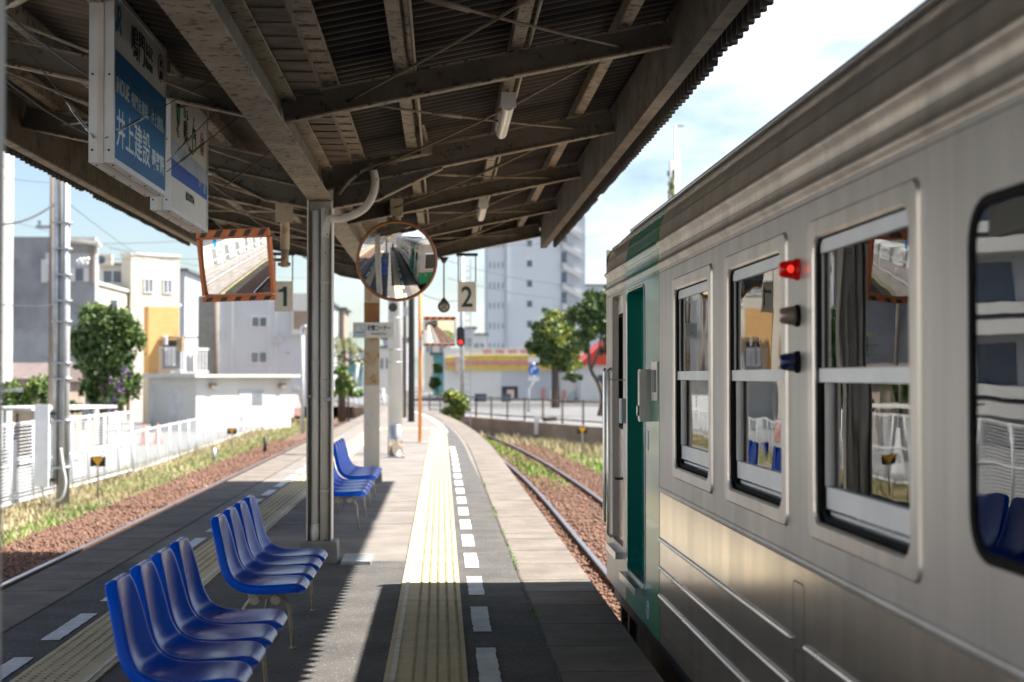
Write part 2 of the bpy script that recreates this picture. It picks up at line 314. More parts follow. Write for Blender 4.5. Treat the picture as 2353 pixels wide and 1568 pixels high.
for y in (3.6, 15.6, 17.1, 18.4, 19.9, 21.4, 23.2, 24.6, 27, 30, 33): m.box((-2.0 + .4, y, -.002), (-.29, y + .006, .0022))
struct('slab_joints', m, 'joint')
m = MB(); y = -3
while y < 34:
    m.add([(.566 + bend(y) + random.uniform(-.006, .006), y, .0085), (.580 + bend(y) + random.uniform(-.006, .006), y, .0085), (.580 + bend(y + .3), y + .3, .0085), (.564 + bend(y + .3), y + .3, .0085)], [(0, 1, 2, 3)])
    m.add([(-2.507, y, .0085), (-2.493, y, .0085), (-2.495, y + .3, .0085), (-2.509, y + .3, .0085)], [(0, 1, 2, 3)]); y += .3
struct('edge_gap', m, 'joint')
# tactile paving: blocks, domes and the inner bar
def tactile(x_in, sgn, y0, y1):
    m = MB(); bars = MB(); domes = MB()
    def X(t): return x_in + sgn * t
    k = 0; y = y0
    while y < y1:
        xa, xb = sorted((X(0), X(.404))); j = random.uniform(-.0012, .0012)
        m.box((xa, y + .0012, 0), (xb, min(y + .2988, y1), .012 + j)); far = y > 30
        for c in range(5):
            for r in range(5):
                cx = X(.137 + .058 * c); cy = y + .03 + r * .06; a, b = .0125, .0075; h = .0175; n = 6 if y < 14 else 4
                vs = [(cx + a * math.cos(t * 2 * math.pi / n), cy + a * math.sin(t * 2 * math.pi / n), .0115) for t in range(n)] + [(cx + b * math.cos(t * 2 * math.pi / n), cy + b * math.sin(t * 2 * math.pi / n), h) for t in range(n)]
                domes.add(vs, [(i, (i + 1) % n, n + (i + 1) % n, n + i) for i in range(n)] + [tuple(range(n, 2 * n))])
        x2, x3 = sorted((X(.030), X(.054))); bars.prism([(x2, y + .008), (x3, y + .008), (x3, y + .292), (x2, y + .292)], .012, .0165)
        y += .3
    return m, bars, domes
for nm, xi, sg in (('right_tactile_paving', -.277, 1), ('left_tactile_paving', -1.653, -1)):
    a, b, d = tactile(xi, sg, -2.4, 44.1); struct(nm.replace('paving', 'domes'), d, 'tactile_dome'); struct(nm, a, 'tactile_yellow'); struct(nm.replace('paving', 'bars'), b, 'tactile_bar')
m = MB(); m.box((-1.65, 43.5, 0), (-.28, 43.8, .012)); m.box((-1.65, 43.81, 0), (-.28, 44.1, .012)); struct('cross_tactile_paving', m, 'tactile_yellow')
# painted dashes
m = MB(); P0 = 11.44; y = P0 - 1.5 * 9
def rough_rect(m, x0, x1, y0, y1, z):
    n = 18; ls = [(x0 + random.uniform(-.004, .004), y0 + (y1 - y0) * i / n) for i in range(n + 1)]; rs = [(x1 + random.uniform(-.004, .004), y0 + (y1 - y0) * i / n) for i in range(n + 1)]
    m.add([(x, y, z) for x, y in ls] + [(x, y, z) for x, y in rs], [(i, n + 1 + i, n + 2 + i, i + 1) for i in range(n)])
for k in range(30):
    ye = y + 1.5 * k
    if ye > 33: break
    o = bend(ye); rough_rect(m, .182 + o, .287 + o, ye - .97, ye, .0085); rough_rect(m, -2.215, -2.112, ye - 1.15, ye - .18, .0085)
for k in range(12):
    ya = 41 + k * 2.2; o = bend(ya); m.add([(.20 + o, ya, .0085), (.34 + o, ya, .0085), (.34 + bend(ya + 1.8), ya + 1.8, .0085), (.20 + bend(ya + 1.8), ya + 1.8, .0085)], [(0, 1, 2, 3)])
struct('painted_dashes', m, 'white_paint')
m = MB(); m.box((-.78, 12.2, .004), (-.55, 12.75, .03)); single('floor_hatch', m, 'galv', 'small grey metal cover plate lying beside the concrete column base', 'cover plate')
# rails
def rail(x, ys, label, straight):
    t = thing('rail', (x, ys[0], -1.02), label, 'rail', 'rails of the two tracks')
    b = lambda y: 0 if straight else bend(y)
    for nm, prof, mm in (('rail_web', [(-.06, .0), (.06, .0), (.06, .012), (.012, .03), (.012, .085), (.032, .09), (.032, .104), (-.032, .104), (-.032, .09), (-.012, .085), (-.012, .03), (-.06, .012)], 'rail_rust'), ('rail_head', [(-.028, .1045), (.028, .1045), (.031, .119), (.02, .124), (-.02, .124), (-.031, .119)], 'rail_head')):
        mb = MB(); n = len(prof); vs = []; fs = []
        for i, yy in enumerate(ys):
            vs += [(x + b(yy) + px, yy, -1.02 + pz) for px, pz in prof]
            if i: fs += [((i - 1) * n + k, (i - 1) * n + (k + 1) % n, i * n + (k + 1) % n, i * n + k) for k in range(n)]
        mb.add(vs, fs + [tuple(range(n))]); build(nm, mb, mm, t, w=True)
yr = [-30, 0, 20] + list(range(26, 130, 3))
rail(-4.99, [-30, 130], 'rail farthest from the platform on the left track, shiny top with rusty side', True)
rail(-3.92, [-30, 130], 'left track rail hidden close under the left platform edge', True)
rail(1.99, yr, 'rail nearest the right platform edge, running under the train side and curving left', False)
rail(3.06, yr, 'far rail of the right curved track, beyond the brown stones', False)
m = MB()
for i in range(200):
    yy = -20 + .62 * i; o = bend(yy); m.box((1.55 + o, yy, -1.09), (3.5 + o, yy + .2, -.985)); m.box((-5.4, yy, -1.09), (-3.5, yy + .2, -.985))
tag(build('sleepers', m, 'rail_rust'), 'brown sleepers half buried in the stones under the rails', 'sleepers', kind='stuff')
def stones(name, regions, n, label):
    base = np.array([(1, 0, 0), (-1, 0, 0), (0, 1, 0), (0, -1, 0), (0, 0, 1), (0, 0, -1)], float); fc = np.array([(0, 2, 4), (2, 1, 4), (1, 3, 4), (3, 0, 4), (2, 0, 5), (1, 2, 5), (3, 1, 5), (0, 3, 5)])
    P = []
    for (x0, x1, y0, y1, z, bb, fr) in regions:
        k = int(n * fr); yy = y0 * (y1 / y0) ** RNG.random(k); xx = x0 + (x1 - x0) * RNG.random(k); xx += np.array([bend(v) * bb for v in yy]); P.append(np.stack([xx, yy, np.full(k, z) + RNG.uniform(-.01, .03, k)], 1))
    P = np.concatenate(P); K = len(P); s = RNG.uniform(.022, .045, (K, 1, 1)) * RNG.uniform(.6, 1.3, (K, 6, 1)); a = RNG.random(K) * 6.28
    B = np.repeat(base[None], K, 0) * s; c, sn = np.cos(a)[:, None], np.sin(a)[:, None]
    tl = RNG.uniform(-.5, .5, (K, 1)); X = B[..., 0] * c - B[..., 1] * sn; Yv = B[..., 0] * sn + B[..., 1] * c; Z = B[..., 2] * .75 + X * tl
    V = np.stack([X, Yv, Z], -1) + P[:, None]; F = (fc[None] + (np.arange(K) * 6)[:, None, None]).reshape(-1, 3)
    tag(link(name, fastmesh(name, V.reshape(-1, 3), F, 'ballast_stone')), label, 'gravel', kind='stuff')
stones('right_track_gravel', [(1.12, 4.15, 7, 60, -.995, 1, 1)], 26000, 'reddish brown track stones between and beside the rails of the right track')
stones('left_track_gravel', [(-6.3, -5.05, 12, 60, -.995, 0, 1)], 16000, 'reddish brown track stones along the far rail of the left track')
def blades(name, spots, n, hr, m, label, w=.02):
    V = []; P = []
    for (x0, x1, y0, y1, z, bb, fr) in spots:
        k = int(n * fr); yy = y0 * (y1 / y0) ** RNG.random(k); xx = x0 + (x1 - x0) * RNG.random(k) + np.array([bend(v) * bb for v in yy])
        nz = np.sin(xx * 1.9 + yy * .7) + np.sin(yy * .43 + xx) ; keep = RNG.random(k) < np.clip(.62 + .3 * nz, .12, 1); P.append(np.stack([xx, yy, np.full(k, z)], 1)[keep])
    P = np.concatenate(P); K = len(P); a = RNG.random(K) * 6.28; h = RNG.uniform(*hr, K); ww = w * (1 + P[:, 1] / 40); ln = RNG.uniform(-.6, .6, (K, 2)) * h[:, None]
    dx = np.cos(a) * ww / 2; dy = np.sin(a) * ww / 2; z0 = np.zeros(K)
    A = P + np.stack([dx, dy, z0], 1); B = P - np.stack([dx, dy, z0], 1); C = P + np.stack([ln[:, 0], ln[:, 1], h], 1)
    V = np.stack([A, B, C], 1).reshape(-1, 3); F = np.arange(3 * K).reshape(-1, 3)
    tag(link(name, fastmesh(name, V, F, m)), label, 'grass', kind='stuff')
blades('dry_grass', [(-8.2, -6.1, 14, 110, -1.09, 0, .55), (5.0, 13, 26, 75, -1.1, .7, .45)], 120000, (.04, .16), 'straw', 'dry straw coloured grass along the tracks', .024)
blades('tall_dry_grass', [(-8.4, -7.7, 14, 110, -1.09, 0, .5), (3.5, 9, 44, 72, -1.1, .9, .5)], 6000, (.15, .38), 'straw', 'taller dry grass along the fence foot and the retaining wall', .02)
blades('green_grass', [(-7.1, -6.05, 12, 31, -1.09, 0, .20), (-7.7, -6.2, 34, 100, -1.09, 0, .13), (3.6, 6.2, 18, 80, -1.09, .9, .34), (2.2, 2.9, 34, 70, -1.0, 1, .03), (-3.6, 6, 74, 110, -1.0, 0, .06)], 90000, (.04, .14), 'grass_green', 'patches of fresh green grass beside the tracks', .026)
blades('wall_foot_grass', [(.6, 2.6, 62, 68, -1.1, 0, .2), (2.2, 4.4, 56, 63, -1.1, 0, .25), (3.6, 6.4, 49, 57, -1.1, 0, .3), (5.4, 9, 40, 50, -1.1, 0, .25)], 9000, (.12, .42), 'straw', 'dry weeds at the foot of the retaining wall', .02)
def weeds():
    V = []
    for k in range(260):
        y = random.choice([9.6, 12.2, 12.9, 13.6, 14.6, 16.5, 17.2, 21]) + random.gauss(0, .22); x = .573 + random.gauss(0, .008); a = random.random() * 6.28; h = random.uniform(.008, .03); w_ = .008
        V += [(x, y, .008), (x + w_ * math.cos(a), y + w_ * math.sin(a), .008), (x + random.gauss(0, .01), y + random.gauss(0, .01), .008 + h)]
    tag(link('edge_weeds', fastmesh('edge_weeds', np.array(V), np.arange(len(V)).reshape(-1, 3), 'grass_green')), 'tiny green weeds growing in the crack along the right platform edge', 'weeds', kind='stuff')
weeds()
# cracks and seams in the asphalt
m = MB()
for (x, y, dx, dy, n_) in ((-1.6, 9.3, .10, .03, 14), (-.6, 6.6, .02, .16, 12), (.13, 8.2, .045, .012, 10), (-2.4, 10.9, .11, -.02, 12), (.3, 10.1, .03, .12, 9), (-2.0, 7.0, .05, .10, 10)):
    for k in range(n_):
        x2 = x + dx + random.gauss(0, .018); y2 = y + dy + random.gauss(0, .018); d_ = Vector((x2 - x, y2 - y, 0)).normalized() * .0022; m.add([(x - d_.y, y + d_.x, .0052), (x + d_.y, y - d_.x, .0052), (x2 + d_.y, y2 - d_.x, .0052), (x2 - d_.y, y2 + d_.x, .0052)], [(0, 1, 2, 3)]); x, y = x2, y2
struct('asphalt_cracks', m, 'joint')
# raised ground to the right beyond the tracks, with its retaining wall, and the road on it
ret = [(-12, 120), (-3, 84), (1.4, 68), (5.6, 54), (12, 33), (40, 20)]
m = MB(); m.prism(ret + [(400, 20), (400, 2000), (-300, 2000), (-300, 190), (-40, 160)], -1.11, -.32); struct('raised_ground', m, 'lot_asphalt')
m = MB()
for (a, b) in zip(ret[:-1], ret[1:]): m.bar((a[0], a[1], -.75), (b[0], b[1], -.75), .25, .9)
single('retaining_wall', m, 'wall_brown', 'brown stained retaining wall behind the grass on the right, below the railing', 'retaining wall')
m = MB(); m.add([(-30, 92, -.312), (200, 92, -.312), (200, 104, -.312), (-30, 104, -.312)], [(0, 1, 2, 3)]); struct('road', m, 'asphalt')
# distant hills
m = MB(); vs = []; n = 60
for i in range(n + 1):
    x = -700 + 1400 * i / n; h = 14 + 26 * (.5 + .5 * math.sin(i * .55)) * math.exp(-((x + 40) / 260) ** 2) + 6 * math.sin(i * 1.7); vs += [(x, 1300 + 40 * math.sin(i), -2), (x, 1400, h), (x, 1650, h * .6)]
m.add(vs, [f for i in range(n) for f in ((3 * i, 3 * i + 3, 3 * i + 4, 3 * i + 1), (3 * i + 1, 3 * i + 4, 3 * i + 5, 3 * i + 2))]); struct('hills', m, 'hill')

# ------------------------------------------------------------------ platform canopy
YN, YF = -.7, 21.95                       # canopy ends
FR = [12.5 + 3.13 * k for k in range(-4, 4)]
EX = 2.52                                 # half width from the centre to the eave
can = thing('platform_canopy', (CX, 12.5, 0), 'rusty cream steel platform canopy with V shaped corrugated roof on a central row of columns', 'canopy')
def rz_top(d): return 3.13 + .208 * d      # top of rafter at distance d from centre
def ibeam(m_w, m_f, p, q, h, wf, tf=.012, tw=.008):
    p, q = Vector(p), Vector(q); d = (q - p).normalized(); x = d.cross(Vector((0, 0, 1))).normalized(); u = x.cross(d)
    m_w.bar(p, q, tw, h - 2 * tf, u); m_f.bar(p + u * (h / 2 - tf / 2), q + u * (h / 2 - tf / 2), wf, tf, u); m_f.bar(p - u * (h / 2 - tf / 2), q - u * (h / 2 - tf / 2), wf, tf, u)
for Y in FR:
    colf = abs((Y - 12.5) / 9.39 - round((Y - 12.5) / 9.39)) < .05
    for sg in (-1, 1):
        h = .155 if not colf else .19
        a = Vector((CX + sg * (.012), Y, rz_top(0) - h / 2)); b = Vector((CX + sg * 2.34, Y, rz_top(2.34) - h / 2))
        w_, f_ = MB(), MB(); ibeam(w_, f_, a, b, h, .09)
        if colf:                                        # haunch beside the column
            x0, x1 = CX + sg * .10, CX + sg * .95; zt0, zt1 = rz_top(.10) - h, rz_top(.95) - h
            for s2 in (-1, 1): w_.add([(x0, Y + s2 * .004, zt0), (x1, Y + s2 * .004, zt1), (x0 + sg * .35, Y + s2 * .004, zt0 - .085), (x0, Y + s2 * .004, zt0 - .15)], [(0, 1, 2, 3)])
            f_.bar((x0, Y, zt0 - .155), (x0 + sg * .35, Y, zt0 - .09), .09, .012); f_.bar((x0 + sg * .35, Y, zt0 - .09), (x1 + sg * .02, Y, zt1 - .008), .09, .012)
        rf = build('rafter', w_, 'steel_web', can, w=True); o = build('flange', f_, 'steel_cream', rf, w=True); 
        o.location = (0, 0, 0)
# purlins (lipped channels) above the rafters
PD = [.30, .72, 1.415, 2.06]
for sg in (-1, 1):
    for i, d in enumerate(PD):
        X = CX + sg * d; zb = rz_top(d) + .004; m = MB(); Wd = .085 if i == 0 else .07
        if i == 0:                                      # board strip made of overlapping pieces beside the gutter
            y = YN
            while y < YF - .05: m.add([(X - .045, y, zb), (X + .045, y, zb), (X + .045, y + .30, zb + .010), (X - .045, y + .30, zb + .010), (X - .045, y, zb + .05), (X + .045, y, zb + .05), (X + .045, y + .30, zb + .05), (X - .045, y + .30, zb + .05)], [(0, 1, 2, 3), (7, 6, 5, 4), (0, 4, 5, 1), (1, 5, 6, 2), (2, 6, 7, 3), (3, 7, 4, 0)]); y += .302
        else:
            m.box((X - Wd / 2, YN, zb), (X + Wd / 2, YF, zb + .006)); m.box((X - sg * Wd / 2 - .004, YN, zb + .006), (X - sg * Wd / 2 + .004, YF, zb + .1)); m.box((X - Wd / 2, YN, zb + .1), (X + Wd / 2, YF, zb + .106))
        build('purlin', m, 'steel_cream', can, w=True)
# gutter trough over the beam with overlapping bottom pieces
m = MB(); y = YN
while y < YF - .05:
    for sg in (-1, 1):
        xa, xb = CX + sg * .02, CX + sg * .25; xa, xb = min(xa, xb), max(xa, xb)
        m.add([(xa, y, 3.145), (xb, y, 3.145), (xb, y + .31, 3.154), (xa, y + .31, 3.154), (xa, y, 3.16), (xb, y, 3.16), (xb, y + .31, 3.168), (xa, y + .31, 3.168)], [(3, 2, 1, 0), (4, 5, 6, 7), (0, 1, 5, 4), (1, 2, 6, 5), (2, 3, 7, 6), (3, 0, 4, 7)])
    y += .302
m.box((CX - .255, YN, 3.15), (CX - .25, YF, 3.3)); m.box((CX + .25, YN, 3.15), (CX + .255, YF, 3.3)); m.box((CX - .262, YN, 3.332), (CX + .262, YF, 3.340)); build('gutter', m, 'gutter_sheet', can, w=True)
for yy in (YN - .012, YF):
    m = MB(); a = CX - 2.56; b = CX + 2.56; q = [(a, 3.60), (CX, 3.09), (b, 3.60), (b, 3.80), (CX, 3.29), (a, 3.80)]; m.add([(x, yy, z) for x, z in q] + [(x, yy + .01, z) for x, z in q], [(0, 1, 4, 5), (1, 2, 3, 4), (6, 11, 10, 7), (7, 10, 9, 8), (0, 6, 7, 1), (1, 7, 8, 2), (5, 4, 10, 11), (4, 3, 9, 10)]); build('end_panel', m, 'steel_web', can, w=True)
# longitudinal main beam
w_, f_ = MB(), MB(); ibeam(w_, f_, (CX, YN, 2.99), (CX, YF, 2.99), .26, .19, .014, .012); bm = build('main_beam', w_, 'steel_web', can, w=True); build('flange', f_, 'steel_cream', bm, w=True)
for sg in (-1, 1):                          # eave channel, valance, roof sheet
    X = CX + sg * 2.35; m = MB(); m.box((min(X, X + sg * .010), YN, 3.282), (max(X, X + sg * .010), YF, 3.66)); e_ = build('eave_beam', m, 'steel_fascia', can, w=True)
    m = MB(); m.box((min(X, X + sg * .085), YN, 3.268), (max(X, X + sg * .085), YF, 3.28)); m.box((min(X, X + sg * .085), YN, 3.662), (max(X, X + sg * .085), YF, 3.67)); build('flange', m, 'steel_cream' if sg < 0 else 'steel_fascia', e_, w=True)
    p, amp = .152, .021; N = int((YF - YN) / p * 8); V = []; F = []
    for i in range(N + 1):
        y = YN + (YF - YN) * i / N; t = (y / p) % 1; wv = amp * (max(-1, min(1, 1.7 * math.sin(2 * math.pi * t)))); xx = CX + sg * (2.545 + wv)
        zr = 3.275 + .004 * math.sin(y * 7.3) + (.02 if math.sin(y * .9) > .97 else 0)
        V += [(xx, y, zr), (xx, y, 3.76), (xx + sg * .003, y, zr), (xx + sg * .003, y, 3.76)]
        if i: b = 4 * i; F += [(b - 4, b, b + 1, b - 3), (b - 2, b - 1, b + 3, b + 2), (b - 4, b - 2, b + 2, b)]
    me = fastmesh('valance', np.array(V) - np.array(can.location), np.array(F), 'valance_sheet'); link('valance', me, can)
    V = []; F = []
    for i in range(N + 1):
        y = YN + (YF - YN) * i / N; t = (y / p) % 1; wv = .017 * (max(-1, min(1, 1.6 * math.sin(2 * math.pi * t))))
        for d, o in ((.25, 0), (1.4, 0), (2.56, 0), (.25, .004), (1.4, .004), (2.56, .004)): V.append((CX + sg * d, y, rz_top(d) + .135 + wv + o))
        if i: b = 6 * i; F += [(b - 6, b - 5, b + 1, b), (b - 5, b - 4, b + 2, b + 1), (b - 3, b + 3, b + 4, b - 2), (b - 2, b + 4, b + 5, b - 1)]
    me = fastmesh('roof_sheet', np.array(V) - np.array(can.location), np.array(F), 'roof_sheet' if sg < 0 else 'roof_sheet_shaded'); me.polygons.foreach_set('use_smooth', [True] * len(F)); link('roof_sheet', me, can)
# bracing rods
for i in range(len(FR) - 1):
    ya, yb = FR[i], FR[i + 1]
    for sg in (-1, 1):
        for (d0, d1) in ((.4, 2.05), (2.05, .4)):
            m = MB(); p = Vector((CX + sg * d0, ya, rz_top(d0) - .10)); q = Vector((CX + sg * d1, yb, rz_top(d1) - .10)); dz = -.02 if d0 > d1 else .0
            mid = (p + q) / 2 + Vector((0, 0, dz - .015)); m.tube([p, (p + mid) / 2 + Vector((0, 0, -.005)), mid, (q + mid) / 2 + Vector((0, 0, -.005)), q], .0085, 6); a = p + (q - p) * .3; b = p + (q - p) * .42; m.tube([a + Vector((0, 0, dz * .6 - .012)), b + Vector((0, 0, dz * .8 - .014))], .015, 6)
            build('brace_rod', m, 'rod_cream' if sg < 0 else 'rod', can, w=True)
# columns with base blocks and pipes
for k, Y in enumerate((3.03, 12.5, 21.75)):
    far = k == 2
    w_ = MB(); zc = 2.86
    if far:
        w_.box((CX - .105, Y - .10, .02), (CX + .105, Y + .10, zc)); c = build('column', w_, 'column_rusty', can, w=True)
        m = MB(); m.box((CX - .107, Y - .103, 2.20), (CX + .107, Y - .1005, 2.48)); build('rusty_patch', m, 'rim_brown', c, w=True)
        m = MB(); m.box((CX - .107, Y - .103, .02), (CX + .107, Y - .1005, 1.34)); build('lower_wrap', m, 'column_paint', c, w=True)
    else:
        w_.box((CX - .094, Y - .004, .02), (CX + .094, Y + .004, zc)) ; w_.box((CX - .1, Y - .1, .02), (CX - .09, Y + .1, zc)); w_.box((CX + .09, Y - .1, .02), (CX + .1, Y + .1, zc)); c = build('column', w_, 'column_paint', can, w=True)
        m = MB(); m.tube([(CX - .035, Y - .045, .16), (CX - .035, Y - .045, 2.78)], .030, 16); m.tube([(CX - .035, Y - .045, .16), (CX - .035, Y - .045, .30)], .036, 16); m.tube([(CX - .035, Y - .045, 1.55), (CX - .035, Y - .045, 1.6)], .034, 16)
        build('conduit', m, 'pipe_grey', c, w=True)
        m = MB(); m.tube([(CX + .042, Y - .05, .16), (CX + .042, Y - .05, 2.80)], .038, 16)
        for zz in (.55, 1.35, 1.42, 2.2): m.tube([(CX + .042, Y - .05, zz), (CX + .042, Y - .05, zz + .02)], .042, 16)
        build('downpipe', m, 'column_paint', c, w=True)
        m = MB(); m.box((CX - .1, Y - .104, 1.30), (CX - .06, Y - .1005, 1.315)); m.box((CX + .03, Y - .104, 1.27), (CX + .1, Y - .1005, 1.30)); build('pipe_clip', m, 'galv', c, w=True)
    b = MB(); s_ = .15 if not far else .14; z1 = .17 if not far else .14
    vs = [(CX - s_, Y - s_, 0), (CX + s_, Y - s_, 0), (CX + s_, Y + s_, 0), (CX - s_, Y + s_, 0)] + [(CX + i * (s_ - .006), Y + j * (s_ - .006), z1 - .01) for i, j in ((-1, -1), (1, -1), (1, 1), (-1, 1))] + [(CX + i * (s_ - .018), Y + j * (s_ - .018), z1) for i, j in ((-1, -1), (1, -1), (1, 1), (-1, 1))]
    b.add(vs, [(0, 1, 5, 4), (1, 2, 6, 5), (2, 3, 7, 6), (3, 0, 4, 7), (4, 5, 9, 8), (5, 6, 10, 9), (6, 7, 11, 10), (7, 4, 8, 11), (8, 9, 10, 11)]); build('concrete_base', b, 'concrete', c, w=True)
# flexible and rigid pipes at the middle column
t = thing('flexible_conduit', (CX + .1, 12.4, 2.8), 'ribbed cream flexible conduit curving down beside the nearest full column top', 'conduit')
pts = [atx(852, 385, -.60), atx(861, 425, -.62)]
P_ = [at(858, 392, 12.42), at(862, 420, 12.42), at(856, 450, 12.42), at(838, 478, 12.42), at(812, 494, 12.42), at(785, 502, 12.42), at(756, 506, 12.42), at(748, 545, 12.42)]
def smooth_path(P, k=6):
    out = []
    for i in range(len(P) - 1):
        p0, p1, p2, p3 = P[max(i - 1, 0)], P[i], P[i + 1], P[min(i + 2, len(P) - 1)]
        for j in range(k):
            s = j / k; out.append(.5 * ((2 * p1) + (p2 - p0) * s + (2 * p0 - 5 * p1 + 4 * p2 - p3) * s * s + (3 * p1 - p0 - 3 * p2 + p3) * s ** 3))
    return out + [P[-1]]
sp = smooth_path(P_, 14); m = MB(); m.tube(sp, [.030 + .0035 * (i % 2) for i in range(len(sp))], 12); build('ribbed_hose', m, 'column_paint', t, w=True, smooth=False)
m = MB(); m.tube([at(777, 447, 12.42), at(800, 418, 12.42), at(828, 395, 12.42), at(850, 383, 12.42), at(905, 370, 12.42), at(988, 352, 12.42)], .017, 10)
for px_, py_ in ((905, 370), (850, 384)): c_ = at(px_, py_, 12.42); m.cbox(c_, (.05, .03, .06))
c_ = at(980, 340, 12.42); m.cbox(c_, (.09, .09, .10)); m.tube([c_ + Vector((0, 0, .05)), c_ + Vector((-.05, -.35, .17)), Vector((c_.x - .06, 9.5, 3.335)), Vector((c_.x - .07, 3, 3.335))], .022, 10); build('rigid_pipe', m, 'steel_cream', t, w=True)
for X in (-.16, .52):
    single('cable_pipe', MB().tube([(X, YN + .1, rz_top(X - CX) - .0), (X, 9.3, rz_top(X - CX) - .0), (X, YF - .3, rz_top(X - CX))], .010, 6), 'rod_cream', 'thin conduit pipe along the %s purlin over the right side of the platform' % ('inner' if X < 0 else 'middle'), 'conduit')
for X, z0_, lab in ((-2.05, 3.22, 'black cable slung under the left half of the roof, inner one'), (-2.75, 3.36, 'black cable slung under the left half of the roof, outer one')):
    pts = []
    for k in range(7):
        for q in range(4): pts.append((X, FR[k] + 3.13 * q / 4, z0_ - .05 * math.sin(math.pi * q / 4)))
    single('roof_cable', MB().tube(pts, .007, 5), 'wire', lab, 'cable')
# fluorescent lamps
for k, (yy, lab) in enumerate(((10.45, 'tube lamp under the right half of the roof, the nearer and larger one'), (16.7, 'tube lamp under the right half of the roof, the farther and smaller one'))):
    X = atx(1177, 240, .447).x; t = thing('tube_lamp', (X, yy + .62, 3.30), lab, 'lamp', 'tube lamps under the roof')
    m = MB(); m.box((X - .045, yy, 3.30), (X + .045, yy + 1.26, 3.37)); m.box((X - .05, yy - .012, 3.27), (X + .05, yy, 3.37)); build('housing', m, 'alu_end', t, w=True)
    m = MB(); n = 12; prof = [(X + .043 * math.cos(math.pi + math.pi * i / n), 3.30 + .052 * math.sin(math.pi + math.pi * i / n)) for i in range(n + 1)]; m.extr_y(prof, yy + .001, yy + 1.26, closed=True, smooth=False); build('diffuser', m, 'tube_cover', t, w=True)
    m = MB(); m.box((X - .008, yy + .2, 3.37), (X + .008, yy + .22, 3.44)); m.box((X - .008, yy + 1.05, 3.37), (X + .008, yy + 1.07, 3.44)); build('bracket', m, 'rod', t, w=True)

# ------------------------------------------------------------------ hanging station signs
def sign_board(X, y0, y1, z0, z1, T, label, lit=True):
    t = thing('station_sign', (X - T / 2, (y0 + y1) / 2, z0), label, 'sign'); e = .028
    m = MB(); m.box((X - T, y0, z0), (X - .003, y1, z1)); c = build('cabinet', m, 'alu_end', t, w=True)
    m = MB(); m.box((X - T * .62, y0 - .004, z0 + .002), (X - T * .38, y0 - .0005, z1)); m.box((X - T * .62, y0, z0 - .004), (X - T * .38, y1, z0 - .0005)); build('centre_strip', m, 'alu_pink', c, w=True)
    m = MB()
    for zz in (z0 + .06, z0 + .43):
        for xx in (X - T * .85, X - T * .15): m.tube([(xx, y0 - .004, zz), (xx, y0, zz)], .006, 8)
    for k in range(4):
        for xx in (X - T * .85, X - T * .15): m.tube([(xx, y0 + .1 + k * (y1 - y0 - .2) / 3, z0 - .004), (xx, y0 + .1 + k * (y1 - y0 - .2) / 3, z0)], .006, 8)
    build('screw', m, 'dark_metal', c, w=True)
    m = MB(); m.box((X - .0025, y0 + e, z0 + e), (X, y1 - e, z1 - e)); f = build('face', m, 'sign_white', t, w=True)
    m = MB(); m.box((X - .0025, y0, z0), (X + .006, y0 + e - .001, z1)); m.box((X - .0025, y1 - e + .001, z0), (X + .006, y1, z1)); m.box((X - .0025, y0 + e, z0), (X + .006, y1 - e, z0 + e - .001)); m.box((X - .0025, y0 + e, z1 - e + .001), (X + .006, y1 - e, z1)); build('trim', m, 'alu_end', t, w=True)
    return t, f
def jr_logo(f, X, y, z, s):
    m = MB()                                            # slanted J and R joined strokes
    def st(pts, w_):
        for a, b in zip(pts[:-1], pts[1:]): m.bar((X, y + a[0] * s, z + a[1] * s), (X, y + b[0] * s, z + b[1] * s), w_ * s, .002, (1, 0, 0))
    J = [(.46, 1.0), (.40, .30), (.37, .17), (.30, .08), (.20, .05), (.10, .10), (.06, .24), (.05, .36)]; st(J, .16)
    Rr = [(.40, .95), (.80, .95), (.92, .88), (.95, .75), (.90, .62), (.80, .55), (.50, .53)]; st(Rr, .15); st([(.62, .53), (1.0, 0.0)], .17)
    build('emblem', m, 'rail_blue', f, w=True)
def ringm(X, yc, zc, ry, w_):
    m = MB(); n = 28
    for i in range(n):
        a, b = 2 * math.pi * i / n, 2 * math.pi * (i + 1) / n
        m.bar((X, yc + ry * math.cos(a), zc + ry * math.sin(a)), (X, yc + ry * math.cos(b), zc + ry * math.sin(b)), w_, .002, (1, 0, 0))
    return m
XS = -1.6
s1, f1 = sign_board(XS, 7.66, 9.11, 2.505, 3.36, .115, 'large hanging station sign with a deep blue advertising panel below the white station name')
m = MB(); m.box((XS, 7.69, 2.535), (XS + .002, 9.08, 3.07)); build('blue_panel', m, 'sign_blue', f1, w=True)
Xa = XS + .003
jr_logo(f1, Xa, 7.71, 3.165, .13)
text('鳴門', .19, (Xa, 8.10, 3.135), ROT_PX, 'letter_dark', f1, w=.34)
text('なると', .085, (Xa, 8.475, 3.205), ROT_PX, 'letter_dark', f1, w=.21); text('Naruto', .085, (Xa, 8.475, 3.135), ROT_PX, 'letter_dark', f1, w=.21)
build('number_ring', ringm(Xa, 8.935, 3.215, .075, .012), 'letter_red', f1, w=True); text('N', .065, (Xa, 8.935, 3.22), ROT_PX, 'letter_dark', f1, align='CENTER'); text('10', .07, (Xa, 8.935, 3.155), ROT_PX, 'letter_dark', f1, align='CENTER')
text('iNOUE', .115, (Xa, 7.73, 2.865), ROT_PX, 'letter_pale', f1, w=.31, bold=.002)
text('鳴門を建設、井上建設。', .085, (Xa, 8.10, 2.865), ROT_PX, 'letter_pale', f1, w=.94)
text('井上建設', .20, (Xa, 7.73, 2.62), ROT_PX, 'letter_pale', f1, w=.88, bold=.0015); text('最寄駅', .115, (Xa, 8.67, 2.625), ROT_PX, 'letter_pale', f1, w=.38, bold=.003)
XT = -1.65
